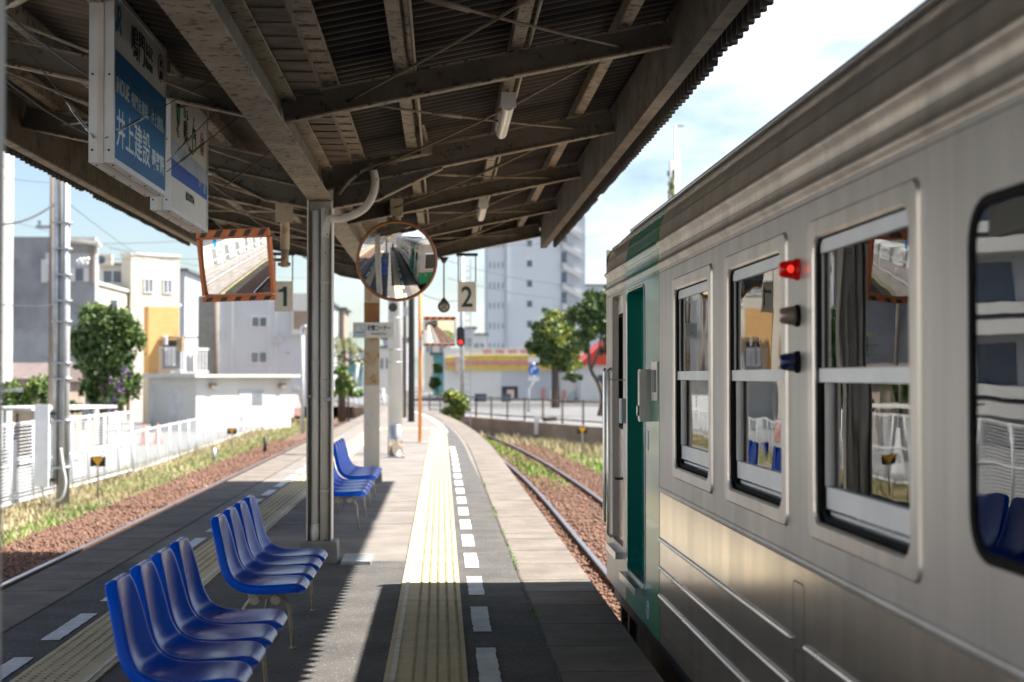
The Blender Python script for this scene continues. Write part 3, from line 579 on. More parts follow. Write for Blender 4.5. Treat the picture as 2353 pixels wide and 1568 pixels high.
s2, f2 = sign_board(XT, 9.54, 11.07, 2.475, 3.36, .115, 'second hanging station sign farther along, white with a slanting blue band and a shield emblem')
Xb = XT + .003
def band(y0, y1, a0, a1, b0, b1, mm, nm):
    m = MB(); m.add([(XT, y0, a0), (XT, y1, b0), (XT, y1, b1), (XT, y0, a1), (XT + .002, y0, a0), (XT + .002, y1, b0), (XT + .002, y1, b1), (XT + .002, y0, a1)], [(4, 5, 6, 7), (3, 2, 1, 0), (0, 1, 5, 4), (1, 2, 6, 5), (2, 3, 7, 6), (3, 0, 4, 7)]); build(nm, m, mm, f2, w=True)
band(9.57, 11.04, 2.80, 2.93, 2.80, 2.90, 'sign_blue_pale', 'pale_band'); band(9.57, 11.04, 2.69, 2.798, 2.70, 2.798, 'sign_blue_dark', 'blue_band')
jr_logo(f2, Xb, 9.60, 3.20, .10)
m = MB(); m.add([(Xb, 9.77, 3.18), (Xb, 9.91, 3.18), (Xb, 9.90, 3.06), (Xb, 9.84, 3.02), (Xb, 9.78, 3.06)], [(0, 1, 2, 3, 4)]); em = build('shield', m, 'letter_dark', f2, w=True)
m = MB(); m.add([(Xb + .001, 9.79, 3.14), (Xb + .001, 9.89, 3.14), (Xb + .001, 9.88, 3.075), (Xb + .001, 9.84, 3.045), (Xb + .001, 9.80, 3.075)], [(0, 1, 2, 3, 4)]); build('shield_field', m, 'emblem_green', em, w=True)
m = MB()
for k in range(3):
    for j in range(6): a0, a1 = -2.6 + j * .25, -2.6 + (j + 1) * .25; r_ = .06 + k * .016; m.bar((Xb, 9.85 + r_ * math.cos(a0), 3.055 + r_ * math.sin(a0)), (Xb, 9.85 + r_ * math.cos(a1), 3.055 + r_ * math.sin(a1)), .006, .001, (1, 0, 0))
build('swirl', m, 'letter_dark', em, w=True)
text('なる', .08, (Xb, 10.03, 3.125), ROT_PX, 'letter_dark', f2, w=.18); text('と', .08, (Xb, 10.41, 3.125), ROT_PX, 'letter_dark', f2); text('鳴', .17, (Xb, 10.04, 2.975), ROT_PX, 'letter_dark', f2, bold=.002); text('門', .17, (Xb, 10.38, 2.975), ROT_PX, 'letter_dark', f2, bold=.002)
text('Naruto', .055, (Xb, 10.24, 2.93), ROT_PX, 'letter_dark', f2, w=.2)
build('number_ring', ringm(Xb, 10.81, 3.06, .075, .010), 'letter_red', f2, w=True); text('N', .06, (Xb, 10.81, 3.065), ROT_PX, 'letter_dark', f2, align='CENTER'); text('10', .065, (Xb, 10.81, 3.005), ROT_PX, 'letter_dark', f2, align='CENTER')
text('むや', .06, (Xb, 10.66, 2.76), ROT_PX, 'letter_pale', f2); build('route_ring', ringm(Xb, 10.93, 2.775, .038, .010), 'letter_pale', f2, w=True); text('A', .05, (Xb, 10.93, 2.758), ROT_PX, 'letter_pale', f2, align='CENTER')
text('(徳島県鳴門市)', .06, (Xb, 10.13, 2.61), ROT_PX, 'letter_dark', f2, w=.34)
m = MB()
for yy in (8.0, 8.8):
    m.bar((XS - .058, yy, 3.36), (XS - .058, yy, 3.55), .03, .02, (0, 1, 0)); m.cbox((XS - .058, yy, 3.50), (.12, .05, .05))
build('hanger', m, 'white_metal', s1, w=True)
m = MB()
for yy in (9.8, 10.8): m.bar((XT - .058, yy, 3.36), (XT - .058, yy, 3.44), .03, .02, (0, 1, 0)); m.cbox((XT - .058, yy, 3.40), (.08, .05, .04))
build('hanger', m, 'rod', s2, w=True)
# stay wires with turnbuckles
def stay(a, b, label, f=.12, mm='galv'):
    a, b = Vector(a), Vector(b); L = (b - a); t = thing('stay_wire', a, label, 'wire', 'stay wires of the hanging signs')
    build('wire', MB().tube([a, b], .0028, 5), 'dark_metal', t, w=True)
    p = a + L * f; q = a + L * (f + .16 / L.length); x = L.normalized().cross(Vector((0, 0, 1))).normalized() * .008
    m = MB(); m.tube([p + x, q + x], .0035, 5); m.tube([p - x, q - x], .0035, 5); m.tube([p - L.normalized() * .02, p + L.normalized() * .015], .008, 6); m.tube([q - L.normalized() * .015, q + L.normalized() * .02], .008, 6); m.tube([p - L.normalized() * .07, p], .0045, 5); m.tube([q, q + L.normalized() * .07], .0045, 5)
    build('turnbuckle', m, mm, t, w=True)
stay((XS - .03, 7.64, 2.62), at(605, 120, 9.2), 'wire from the blue sign end up to the right, with long shiny turnbuckle', .10)
stay((XS - .085, 7.64, 2.62), at(20, 60, 8.2), 'wire from the blue sign end up to the left, with bluish turnbuckle', .08)
stay(at(383, 395, 9.3), at(610, 222, 9.8), 'wire across the white sign to the nearer beam hook, dark turnbuckle', .16, 'rod')
stay(at(384, 372, 9.35), at(535, 215, 9.9), 'thin stay wire crossing the top of the white sign, behind the hooked one', .14, 'galv')
stay(at(480, 458, 11.0), at(665, 312, 11.4), 'wire from the far end of the white sign to the farther beam hook', .28, 'rod')
for k, (px_, py_, yy, w_) in enumerate(((606, 215, 9.75, 'nearer'), (663, 312, 11.3, 'farther'))):
    c_ = at(px_, py_, yy); m = MB(); m.tube([c_ + Vector((-.02, 0, .03)), c_ + Vector((.02, 0, .03)), c_ + Vector((.03, 0, .005)), c_ + Vector((.01, 0, -.02)), c_ + Vector((-.03, 0, -.015))], .009, 8); single('beam_hook', m, 'dark_metal', '%s black hook on the underside edge of the main beam holding a wire' % w_, 'hook')

# ------------------------------------------------------------------ mirrors
def cap_mesh(m, w, h, Rc, n=20, rnd=None):            # convex surface in local xy, bulging to +z ; rnd => circular radius
    vs = []; fs = []
    if rnd:
        k = 32
        vs.append((0, 0, Rc - Rc)); 
        for j in range(1, n + 1):
            r_ = rnd * j / n; z = math.sqrt(Rc * Rc - r_ * r_) - Rc
            for i in range(k): a = 2 * math.pi * i / k; vs.append((r_ * math.cos(a), r_ * math.sin(a), z))
        fs = [(0, 1 + i, 1 + (i + 1) % k) for i in range(k)]
        for j in range(1, n):
            for i in range(k): a = 1 + (j - 1) * k + i; b = 1 + (j - 1) * k + (i + 1) % k; fs.append((a, a + k, b + k, b))
    else:
        for j in range(n + 1):
            for i in range(n + 1): x, y = (i / n - .5) * w, (j / n - .5) * h; vs.append((x, y, math.sqrt(Rc * Rc - x * x - y * y) - Rc))
        fs = [(j * (n + 1) + i, j * (n + 1) + i + 1, (j + 1) * (n + 1) + i + 1, (j + 1) * (n + 1) + i) for j in range(n) for i in range(n)]
    return m.add(vs, fs, True)
def orient(o, n, roll=0):
    n = Vector(n).normalized(); q = n.to_track_quat('Z', 'Y'); o.rotation_euler = (q.to_matrix() @ Matrix.Rotation(roll, 3, 'Z')).to_euler()
def upright(o, n, roll=0):                            # local z = normal, local y as near up as can be
    n = Vector(n).normalized(); x = Vector((0, 0, 1)).cross(n).normalized(); y = n.cross(x); mt = Matrix((x, y, n)).transposed() @ Matrix.Rotation(roll, 3, 'Z'); o.rotation_euler = mt.to_euler()
# round
rc = at(912, 601, 15.3); t = thing('round_mirror', rc, 'round convex mirror with brown rim hanging beside the central column', 'mirror'); upright(t, (.049, -.985, -.163))
build('mirror_glass', cap_mesh(MB(), 0, 0, 2.08, 24, .368), 'mirror', t)
m = MB(); n = 48; ring = [(.362, -.075), (.385, -.08), (.400, -.062), (.400, -.035), (.385, -.02), (.372, -.028), (.368, -.06)]
vs = [(r_ * math.cos(2 * math.pi * i / n), r_ * math.sin(2 * math.pi * i / n), z_) for i in range(n) for r_, z_ in ring]; k = len(ring)
m.add(vs, [(i * k + j, ((i + 1) % n) * k + j, ((i + 1) % n) * k + (j + 1) % k, i * k + (j + 1) % k) for i in range(n) for j in range(k)], True); build('rim', m, 'rim_brown', t)
m = MB(); m.tube([(0, 0, -.16), (0, 0, -.10)], [.05, .12], 16); vs = [(0, 0, -.17)] + [(.38 * math.cos(2 * math.pi * i / n), .38 * math.sin(2 * math.pi * i / n), -.08) for i in range(n)]; m.add(vs, [(0, 1 + (i + 1) % n, 1 + i) for i in range(n)], True); build('back_shell', m, 'dark_metal', t)
m = MB(); m.tube([Vector((rc.x - .01, 15.52, rc.z + .05)), Vector((rc.x - .01, 15.52, 3.25))], .042, 14); m.box((rc.x - .07, 15.44, 3.05), (rc.x + .05, 15.58, 3.22)); m.tube([(rc.x, 15.35, rc.z + .08), (rc.x - .01, 15.52, rc.z + .08)], .02, 8)
single('mirror_pipe', m, 'column_rusty', 'short vertical pipe holding the round mirror below a rafter', 'pipe')
def rect_mirror(c, n, w, h, Rc, label, roll=0, white=False):
    t = thing('traffic_mirror', c, label, 'mirror', 'rectangular mirrors with striped borders'); upright(t, n, roll)
    build('mirror_glass', cap_mesh(MB(), w, h, Rc, 20), 'mirror', t)
    m = MB(); e = .028; zb = -.06
    for (a, b) in (((-w / 2 - e, -h / 2), (-w / 2, h / 2)), ((w / 2, -h / 2), (w / 2 + e, h / 2))): m.box((a[0], a[1], zb), (b[0], b[1], .004))
    m.box((-w / 2, -h / 2 - .012, zb), (w / 2, -h / 2, .003)); m.box((-w / 2, h / 2, zb), (w / 2, h / 2 + .012, .003)); m.box((-w / 2 - .01, -h / 2 - .01, zb - .01), (w / 2 + .01, h / 2 + .01, zb - .001)); build('frame', m, 'sign_white' if white else 'orange', t)
    for nm, y0, y1 in (('upper_border', h / 2 + .014, h / 2 + .084), ('lower_border', -h / 2 - .062, -h / 2 - .014)):
        m = MB(); m.box((-w / 2 - e, y0, -.03), (w / 2 + e, y1, .004)); b = build(nm, m, 'orange', t)
        m = MB(); k = 5; p = (w + 2 * e) / k; hh = y1 - y0
        for i in range(k): x = -w / 2 - e + p * (i + .18); m.add([(x, y0 + .006, .0055), (x + p * .42, y0 + .006, .0055), (x + p * .42 + hh * .6, y1 - .006, .0055), (x + hh * .6, y1 - .006, .0055)], [(0, 1, 2, 3)])
        build('stripes', m, 'orange_black', b)
    return t
mc = (at(447, 537, 14) + at(634, 690, 14)) / 2 + Vector((0, 0, -.0))
rect_mirror(at(541, 613, 14), (-.262, -.94, -.205), .635, .50, 2.9, 'large rectangular mirror with orange and black striped borders, left of the central column', R(1.2))
m = MB(); px_ = at(655, 460, 14.3).x; m.tube([(px_, 14.3, 2.62), (px_, 14.3, 3.25)], .042, 14); m.tube([(px_, 14.3, 2.46), (px_, 14.3, 2.62)], .036, 14); m.box((px_ - .06, 14.27, 2.47), (px_ + .05, 14.33, 2.50)); m.box((px_ - .15, 14.29, 2.51), (px_, 14.31, 2.54)); m.box((px_ - .08, 14.22, 2.86), (px_ + .08, 14.24, 3.2))
single('mirror_pipe', m, 'column_rusty', 'vertical pipe with small arm holding the large orange bordered mirror', 'pipe')
rect_mirror(at(1010, 763, 34.4), (.10, -.985, -.13), .66, .50, 2.6, 'small distant rectangular mirror with pale frame beside the orange pole', 0, True)

# ------------------------------------------------------------------ number plates, horn, smoking sign
def number_plate(px_, num, label):
    c = at(px_, 681, 21.65); t = thing('number_sign', (c.x, 21.65, 2.36), label, 'sign', 'track number signs'); m = MB(); m.box((c.x - .128, 21.64, 2.357), (c.x + .128, 21.655, 2.775)); p = build('plate', m, 'sign_warm', t, w=True)
    if num == '1':
        m = MB(); m.box((c.x - .005, 21.637, 2.43), (c.x + .045, 21.6395, 2.70)); m.add([(c.x - .075, 21.637, 2.625), (c.x - .005, 21.637, 2.625), (c.x - .005, 21.637, 2.70), (c.x - .02, 21.637, 2.67), (c.x - .075, 21.637, 2.655)], [(0, 1, 2, 3, 4)]); build('number', m, 'letter_green', p, w=True)
    else: text(num, .40, (c.x, 21.638, 2.43), ROT_NY, 'letter_green', p, name='number', align='CENTER', bold=.006, w=.155 if num == '2' else .10)
    m = MB()
    for s in (-.12, .12): m.tube([(c.x + s, 21.647, 2.775), (c.x + s, 21.647, 3.17)], .009, 6)
    m.box((c.x - .15, 21.62, 3.13), (c.x + .15, 21.67, 3.17)); build('hanging_rods', m, 'dark_metal', t, w=True)
number_plate(652, '1', 'hanging track sign with the number 1'); number_plate(1073, '2', 'hanging track sign with the number 2')
c = at(1020, 705, 21.5); t = thing('hanging_bell_lamp', (c.x, 21.5, c.z), 'small round dark lamp hanging on a thin rod, left of the number 2 sign', 'lamp')
m = MB(); m.tube([(c.x, 21.5, c.z + .08), (c.x, 21.5, 3.02)], .011, 6); m.tube([(c.x, 21.5, 3.02), (c.x, 21.5, 3.10)], [.02, .07], 10); m.tube([(c.x, 21.5, c.z + .07), (c.x, 21.5, c.z + .12)], [.05, .02], 8); build('rod', m, 'dark_metal', t, w=True)
m = MB(); m.tube([(c.x, 21.46, c.z), (c.x, 21.54, c.z)], [.085, .06], 20); build('lamp_body', m, 'dark_metal', t, w=True); m = MB(); m.tube([(c.x, 21.452, c.z), (c.x, 21.4595, c.z)], [.04, .068], 20); build('lens', m, 'lamp_clear', t, w=True)
c0, c1 = at(811, 741, 21.6), at(904, 777, 21.6); t = thing('smoking_area_sign', ((c0.x + c1.x) / 2, 21.6, c1.z), 'white smoking corner sign with a blue cigarette symbol, fixed to the farther column', 'sign')
m = MB(); m.box((c0.x, 21.60, c1.z), (c1.x, 21.612, c0.z)); p = build('plate', m, 'sign_white', t, w=True); Yp = 21.597
text('喫煙コーナー', .085, (c0.x + .20, Yp, c1.z + .105), ROT_NY, 'letter_dark', p, w=.31, bold=.002); text('Smoking Area', .045, (c0.x + .255, Yp, c1.z + .045), ROT_NY, 'letter_dark', p, w=.20)
m = MB(); a, b, z0, z1 = c0.x + .025, c0.x + .17, c1.z + .035, c1.z + .18
for (p0, p1) in (((a, z0), (b, z0)), ((b, z0), (b, z1)), ((b, z1), (a, z1)), ((a, z1), (a, z0))): m.bar((p0[0], Yp, p0[1]), (p1[0], Yp, p1[1]), .005, .001, (0, 1, 0))
m.bar((a + .015, Yp, z0 + .04), (a + .10, Yp, z0 + .04), .018, .001, (0, 1, 0)); m.bar((a + .106, Yp, z0 + .04), (a + .125, Yp, z0 + .04), .018, .001, (0, 1, 0))
sm = [(a + .118, z0 + .055), (a + .12, z0 + .075), (a + .09, z0 + .085), (a + .075, z0 + .10), (a + .085, z0 + .12), (a + .11, z0 + .115)]
for p0, p1 in zip(sm[:-1], sm[1:]): m.bar((p0[0], Yp, p0[1]), (p1[0], Yp, p1[1]), .006, .001, (0, 1, 0))
build('cigarette_symbol', m, 'rail_blue', p, w=True)

# ------------------------------------------------------------------ seats
def shell_mesh():
    P = [(-.468, .716), (-.472, .703), (-.470, .66), (-.464, .60), (-.456, .54), (-.446, .48), (-.432, .43), (-.408, .388), (-.37, .360), (-.325, .347), (-.27, .344), (-.20, .348), (-.13, .356), (-.07, .362), (-.035, .361), (-.012, .350), (0, .331)]
    Wd = [.100, .134, .156, .172, .184, .195, .203, .207, .208, .208, .207, .205, .200, .188, .170, .145, .115]
    Cu = [.004, .014, .030, .042, .050, .055, .058, .058, .050, .036, .026, .018, .012, .008, .006, .004, .002]
    cross = [(0, 0), (.2, 0), (.4, 0), (.58, 0), (.72, 0), (.83, 0), (.91, 0), (.965, .001), (.992, .006), (1.0, .016), (1.0, .030), (.995, .042)]
    cross = [(-t, f) for t, f in reversed(cross[1:])] + cross; nv = len(cross) - 1; vs = []; fs = []
    P = [(P[0][0] - .030, P[0][1] - .020), (P[0][0] - .020, P[0][1] - .002)] + P; Wd = [.094, .098] + Wd; Cu = [0, .002] + Cu; n = len(P)
    for i, (x, z) in enumerate(P):
        a = P[max(i - 1, 2) if i > 1 else 2]; b = P[min(i + 1, n - 1) if i > 1 else 4]; tx, tz = b[0] - a[0], b[1] - a[1]; L = math.hypot(tx, tz); nx, nz = -tz / L, tx / L      # towards the sitter
        if nx < 0 and i < 10 or nz < 0 and i >= 10: nx, nz = -nx, -nz
        for j, (t_, f_) in enumerate(cross):
            c = Cu[i] * .75 * (min(abs(t_), .92) / .92) ** 2 - f_ * (.3, .55, .8, .95)[min(i, 3)]; vs.append((x + nx * c, t_ * Wd[i] * 1.02, z + nz * c - (f_ * .45 if i in (1, 2) else f_ * .2 if i == 3 else 0)))
    for i in range(n - 1):
        for j in range(nv): a = i * (nv + 1) + j; fs.append((a, a + 1, a + nv + 2, a + nv + 1))
    return MB().add(vs, fs, True)
def make_seats():
    t = thing('seat_row', (0, 0, 0), 'x', 'seats')
    m0 = shell_mesh()
    for k in range(4):
        o = build('seat', m0, 'chair_blue', t); o.location = (0, k * .447, 0)
        s = o.modifiers.new('thickness', 'SOLIDIFY'); s.thickness = .007; s.offset = -1; q = o.modifiers.new('smooth', 'SUBSURF'); q.levels = 1; q.render_levels = 2
    m = MB(); L = 3 * .447
    for x in (-.265, -.155): m.tube([(x, -.13, .285), (x, L + .13, .285)], .016, 12); m.tube([(x, -.155, .285), (x, -.128, .285)], .026, 14)
    for k in range(4): y = k * .447; m.prism([(-.30, y - .06), (-.12, y - .06), (-.12, y - .03), (-.30, y - .03)], .30, .325); m.box((-.33, y - .065, .322), (-.10, y + .06, .333)); m.box((-.30, y + .04, .295), (-.12, y + .06, .324))
    m.add([(-.32, -.10, .335), (-.09, -.10, .335), (-.13, -.10, .27), (-.18, -.10, .282), (-.24, -.10, .282), (-.29, -.10, .262), (-.32, -.094, .335), (-.09, -.094, .335), (-.13, -.094, .27), (-.18, -.094, .282), (-.24, -.094, .282), (-.29, -.094, .262)], [(0, 1, 2, 3, 4, 5), (11, 10, 9, 8, 7, 6), (0, 6, 7, 1), (1, 7, 8, 2), (5, 11, 6, 0)])
    build('support_rails', m, 'chair_frame', t)
    for y in (.0, L):
        for s, xs in ((1, (-.150, -.118, -.098, -.080)), (-1, (-.27, -.305, -.335, -.375))):
            m = MB(); m.tube([(xs[0], y, .275), (xs[1], y + .004, .262), (xs[2], y + .008, .225), (xs[3], y + .02, .004)], [.013, .013, .0115, .0095], 10); m.tube([(xs[3], y + .02, 0), (xs[3], y + .02, .012)], .018, 10); build('leg', m, 'chair_frame', t)
    return t
seat0 = make_seats()
XT_ = -.718
for k, (y, lab) in enumerate(((5.88, 'nearest row of four deep blue plastic bucket seats, cut by the bottom of the picture'), (8.46, 'second row of four blue plastic seats, just before the central column'), (15.1, 'third row of blue plastic seats, seen right behind the central column'), (17.5, 'farthest row of blue plastic seats, in front of the rusty far column'))):
    o = seat0 if k == 0 else copy_tree(seat0); o.location = (XT_, y, .004); tag(o, lab, 'seats', 'rows of blue platform seats')
#PART2
# ------------------------------------------------------------------ train
TX = 1.155; TXF = 3.905; YE = 11.04; YB = -9.0
train = thing('train_car', (2.53, 1.0, -.92), 'stainless steel diesel rail car with teal and green door end standing at the right platform', 'train')
def rrect(y0, y1, z0, z1, r, k=6):
    out = []
    for (cy, cz, a0) in ((y1 - r, z1 - r, 0), (y0 + r, z1 - r, 90), (y0 + r, z0 + r, 180), (y1 - r, z0 + r, 270)):
        out += [(cy + r * math.cos(R(a0 + 90 * i / k)), cz + r * math.sin(R(a0 + 90 * i / k))) for i in range(k + 1)]
    return out
def hole_cell(m, X, Y0, Y1, Z0, Z1, y0, y1, z0, z1, r, k=6):
    h = rrect(y0, y1, z0, z1, r, k); c = [(Y1, Z1), (Y0, Z1), (Y0, Z0), (Y1, Z0)]; vs = [(X, y, z) for y, z in h + c]; n = len(h); fs = []
    for q in range(4):
        b = q * (k + 1)
        for i in range(k): fs.append((n + q, b + i, b + i + 1))
        fs.append((n + q, b + k, (b + k + 1) % n, n + (q + 1) % 4))
    m.add(vs, fs)
def loops(m, Ls, smooth=False):                       # Ls: list of (X, loop)
    n = len(Ls[0][1]); vs = [(X, y, z) for X, l in Ls for y, z in l]
    m.add(vs, [(a * n + i, a * n + (i + 1) % n, (a + 1) * n + (i + 1) % n, (a + 1) * n + i) for a in range(len(Ls) - 1) for i in range(n)], smooth)
ZB, ZBELT, ZW = .06, .885, 2.03
NW = [6.62, 5.17, 3.72, .15, -1.30, -2.75, -4.2]       # near edges of the sash windows
cells = [(w_ - .15, w_ + 1.30) for w_ in NW]
door_cells = [(8.80, 9.80, 8.865, 9.705, .27, 1.985), (-6.45, -5.45, -6.37, -5.53, .27, 1.985)]
big = (1.60, 3.57, 1.74, 3.365, 1.075, 1.845)
up, lo = MB(), MB()
for a, b in cells: hole_cell(up, TX, a, b, ZBELT, ZW, a + .23, b - .23, 1.02, 1.89, .06)
hole_cell(up, TX, big[0], big[1], ZBELT, ZW, big[2], big[3], big[4], big[5], .10)
for a, b in ((7.92, 8.27), (-4.35 - 1.1, -4.35), (YB, -6.45)): up.add([(TX, a, ZBELT), (TX, b, ZBELT), (TX, b, ZW), (TX, a, ZW)], [(0, 1, 2, 3)])
body = build('body', up, 'stainless_up', train, w=True)
for a, b in ((-5.45, 8.27), (YB, -6.45)):
    for z0, z1 in ((ZB, ZBELT - .03),): lo.add([(TX, a, z0), (TX, b, z0), (TX, b, z1), (TX, a, z1)], [(0, 1, 2, 3)])
build('lower_panel', lo, 'stainless_low', train, w=True)
m = MB()
for a, b in ((-5.45, 8.27), (YB, -6.45)): m.extr_y([(TX, .855), (TX - .005, .862), (TX - .007, .872), (TX - .004, .880), (TX, ZBELT)], a, b)
build('belt_rail', m, 'stainless_up', train, w=True)
for (a, b) in ((5.14, 8.27), (-5.4, 4.93)):           # long ribs on the lower panels
    for z in (.605, .452, .305):
        m = MB(); m.extr_y([(TX, z - .011), (TX - .010, z - .006), (TX - .012, z), (TX - .008, z + .008), (TX, z + .011)], a, b); m.sphere((TX, a, z), .010, 8, 6); build('body_rib', m, 'stainless_edge', train, w=True)
m = MB()
for (y0, y1, z0, z1) in ((4.955, 5.115, .10, .80), (4.975, 5.095, .10, .58)):
    l1 = rrect(y0, y1, z0, z1, .025, 4); l2 = rrect(y0 + .004, y1 - .004, z0 + .004, z1 - .004, .021, 4); loops(m, [(TX - .001, l1), (TX - .001, l2)])
build('hatch_seam', m, 'dark_metal', train, w=True)
m = MB(); m.box((TX - .002, -5.4, .165), (TX, 8.27, .167)); build('panel_seam', m, 'dark_metal', train, w=True)
for z in (.912, 1.995):
    m = MB()
    for k in range(130):
        y = -4 + k * .094
        if z < 1 or not any(a - .02 < y < a + 1.17 for a in NW): m.add([(TX - .0012, y + .005 * math.cos(j * 1.047), z + .005 * math.sin(j * 1.047)) for j in range(6)], [tuple(range(6))])
    build('spot_welds', m, 'stainless_top', train, w=True)['kind'] = 'stuff'
# painted end: teal and green
def painted(y0, y1, mm, nm):
    m = MB(); m.add([(TX - .001, y0, ZB), (TX - .001, y1, ZB), (TX - .001, y1, ZW), (TX - .001, y0, ZW)], [(0, 1, 2, 3)]); return build(nm, m, mm, train, w=True)
painted(8.27, 8.50, 'green_paint', 'green_panel'); painted(8.50, 8.80, 'teal_paint', 'teal_panel')
for (Y0, Y1, y0, y1, z0, z1) in door_cells:
    m = MB(); hole_cell(m, TX - .001, Y0, Y1, ZB, ZW, y0, y1, z0, z1, .07)
    l0 = rrect(y0, y1, z0, z1, .07); loops(m, [(TX - .001, l0), (TX + .09, l0)]); fr = build('door_surround', m, 'teal_paint', train, w=True)
    m = MB(); l1 = rrect(y0 - .012, y1 + .012, z0 - .012, z1 + .012, .08); loops(m, [(TX - .004, l1), (TX - .006, rrect(y0 - .004, y1 + .004, z0 - .004, z1 + .004, .074)), (TX + .002, l0)]); build('door_edge_trim', m, 'stainless_frame', fr, w=True)
    d = MB(); hole_cell(d, TX + .085, y0 - .05, y1 + .05, z0 - .02, z1 + .02, y0 + .10, y1 - .33, .98, 1.80, .07); dr = build('door', d, 'teal_paint', train, w=True)
    g = MB(); g.box((TX + .092, y0 + .09, .97), (TX + .097, y1 - .32, 1.81)); build('glass', g, 'train_glass', dr, w=True)
    m = MB(); la = rrect(y0 + .085, y1 - .315, .965, 1.815, .08); lb = rrect(y0 + .105, y1 - .335, .985, 1.795, .065); loops(m, [(TX + .083, la), (TX + .080, lb), (TX + .09, lb)]); build('rubber_seal', m, 'rubber', dr, w=True)
    m = MB(); m.box((TX + .068, y1 - .30, 1.06), (TX + .084, y1 - .24, 1.19)); build('handle', m, 'stainless_edge', dr, w=True)
    m = MB(); m.box((TX - .055, y0 + .02, z0 - .055), (TX + .0, y1 - .02, z0 - .012)); m.box((TX + .0, y0, z0 - .02), (TX + .09, y1, z0 + .003)); build('door_step', m, 'stainless_edge', fr, w=True)
# box and plates beside the door
m = MB(); m.box((TX - .058, 8.615, 1.215), (TX - .001, 8.70, 1.505)); m.box((TX - .062, 8.622, 1.225), (TX - .0581, 8.693, 1.495)); b_ = build('door_control_box', m, 'stainless_frame', train, w=True)
m = MB(); m.tube([(TX - .072, 8.655, 1.275), (TX - .0621, 8.655, 1.275)], .03, 14); build('button', m, 'teal_paint', b_, w=True)
m = MB(); m.box((TX - .008, 8.30, 1.335), (TX - .001, 8.53, 1.545)); p_ = build('number_plate_holder', m, 'stainless_frame', train, w=True)
m = MB(); m.box((TX - .014, 8.35, 1.38), (TX - .0085, 8.47, 1.50)); build('slot', m, 'pane', p_, w=True)
ROT_NX = Matrix(((0, 0, -1, 0), (-1, 0, 0, 0), (0, 1, 0, 0), (0, 0, 0, 1)))
text('②', .125, (TX - .003, 8.80, .115), ROT_NX, 'sign_white', train, name='car_mark')
m = MB(); m.box((TX - .003, 8.70, 1.05), (TX - .0015, 8.78, 1.16)); build('sticker', m, 'sign_white', train, w=True)
# crew door part at the end
m = MB(); hole_cell(m, TX, 9.80, 10.66, ZB, ZW, 9.93, 10.56, .375, 2.0, .03); m.add([(TX, 10.66, ZB), (TX, 10.94, ZB), (TX, 10.94, ZW), (TX, 10.66, ZW)], [(0, 1, 2, 3)])
l0 = rrect(9.93, 10.56, .375, 2.0, .03); loops(m, [(TX, l0), (TX + .03, l0)]); cs = build('cab_side', m, 'stainless_up', train, w=True)
m = MB(); hole_cell(m, TX + .03, 9.93, 10.56, .375, 2.0, 10.06, 10.44, 1.12, 1.88, .05); cd = build('cab_door', m, 'stainless_low', train, w=True)
m = MB(); la = rrect(10.06, 10.44, 1.12, 1.88, .05); lb = rrect(10.085, 10.415, 1.145, 1.855, .04); loops(m, [(TX + .028, la), (TX + .026, lb), (TX + .05, lb)]); m.box((TX + .05, 10.05, 1.1), (TX + .055, 10.45, 1.9)); build('window', m, 'rubber', cd, w=True)
m = MB(); m.tube([(TX + .03, 10.16, .80), (TX - .02, 10.16, .80), (TX - .02, 10.25, .80)], .009, 8); build('handle', m, 'dark_metal', cd, w=True)
m = MB(); m.tube([(TX, 10.60, 1.52), (TX - .024, 10.60, 1.50), (TX - .024, 10.60, .40), (TX, 10.60, .38)], .014, 10); build('handrail', m, 'stainless_edge', cs, w=True)
m = MB(); m.tube([(TX, 10.985, 1.52), (TX - .010, 10.985, 1.50), (TX - .010, 10.985, .46), (TX, 10.985, .44)], .014, 10); build('handrail', m, 'stainless_edge', cs, w=True)
m = MB(); m.box((TX - .05, 9.95, .30), (TX, 10.54, .345)); build('step', m, 'stainless_edge', cs, w=True)
m = MB(); m.box((TX - .03, 9.76, 1.17), (TX - .001, 9.90, 1.325)); 
for i in range(9): m.box((TX - .034, 9.775, 1.185 + i * .015), (TX - .030, 9.885, 1.191 + i * .015))
build('speaker_grille', m, 'galv', cs, w=True)
m = MB(); m.box((TX - .006, 9.81, 1.44), (TX - .001, 11.0, 1.446)); build('cab_seam', m, 'dark_metal', cs, w=True)
# end corner and front wall
nn = 8; cor = [(TX + .14 - .14 * math.cos(R(90 * i / nn)), 10.94 + .14 * math.sin(R(90 * i / nn))) for i in range(nn + 1)]
cf = cor + [(TXF - .14 + .14 * math.sin(R(90 * i / nn)), 10.94 + .14 * math.cos(R(90 * i / nn))) for i in range(nn + 1)]
def wall_path(m, path, z0, z1): m.add([(x, y, z0) for x, y in path] + [(x, y, z1) for x, y in path], [(i, i + 1, len(path) + i + 1, len(path) + i) for i in range(len(path) - 1)], True)
m = MB(); wall_path(m, cf, .78, ZW); fr = build('front_wall', m, 'stainless_up', train, w=True)
m = MB(); wall_path(m, cf, ZB, .78); build('front_green_panel', m, 'green_paint', train, w=True)
for a, b in ((1.45, 2.12), (2.95, 3.62)):
    m = MB(); m.box((a, 11.081, 1.0), (b, 11.10, 1.85)); w_ = build('windscreen', m, 'pane_dark', fr, w=True); m = MB(); m.bar((a - .03, 11.095, 1.425), (a + .0, 11.095, 1.425), .04, .91); m.bar((b, 11.095, 1.425), (b + .03, 11.095, 1.425), .04, .91); m.box((a - .03, 11.08, .955), (b + .03, 11.115, .998)); m.box((a - .03, 11.08, 1.852), (b + .03, 11.115, 1.89)); build('windscreen_frame', m, 'sash_alu', w_, w=True)
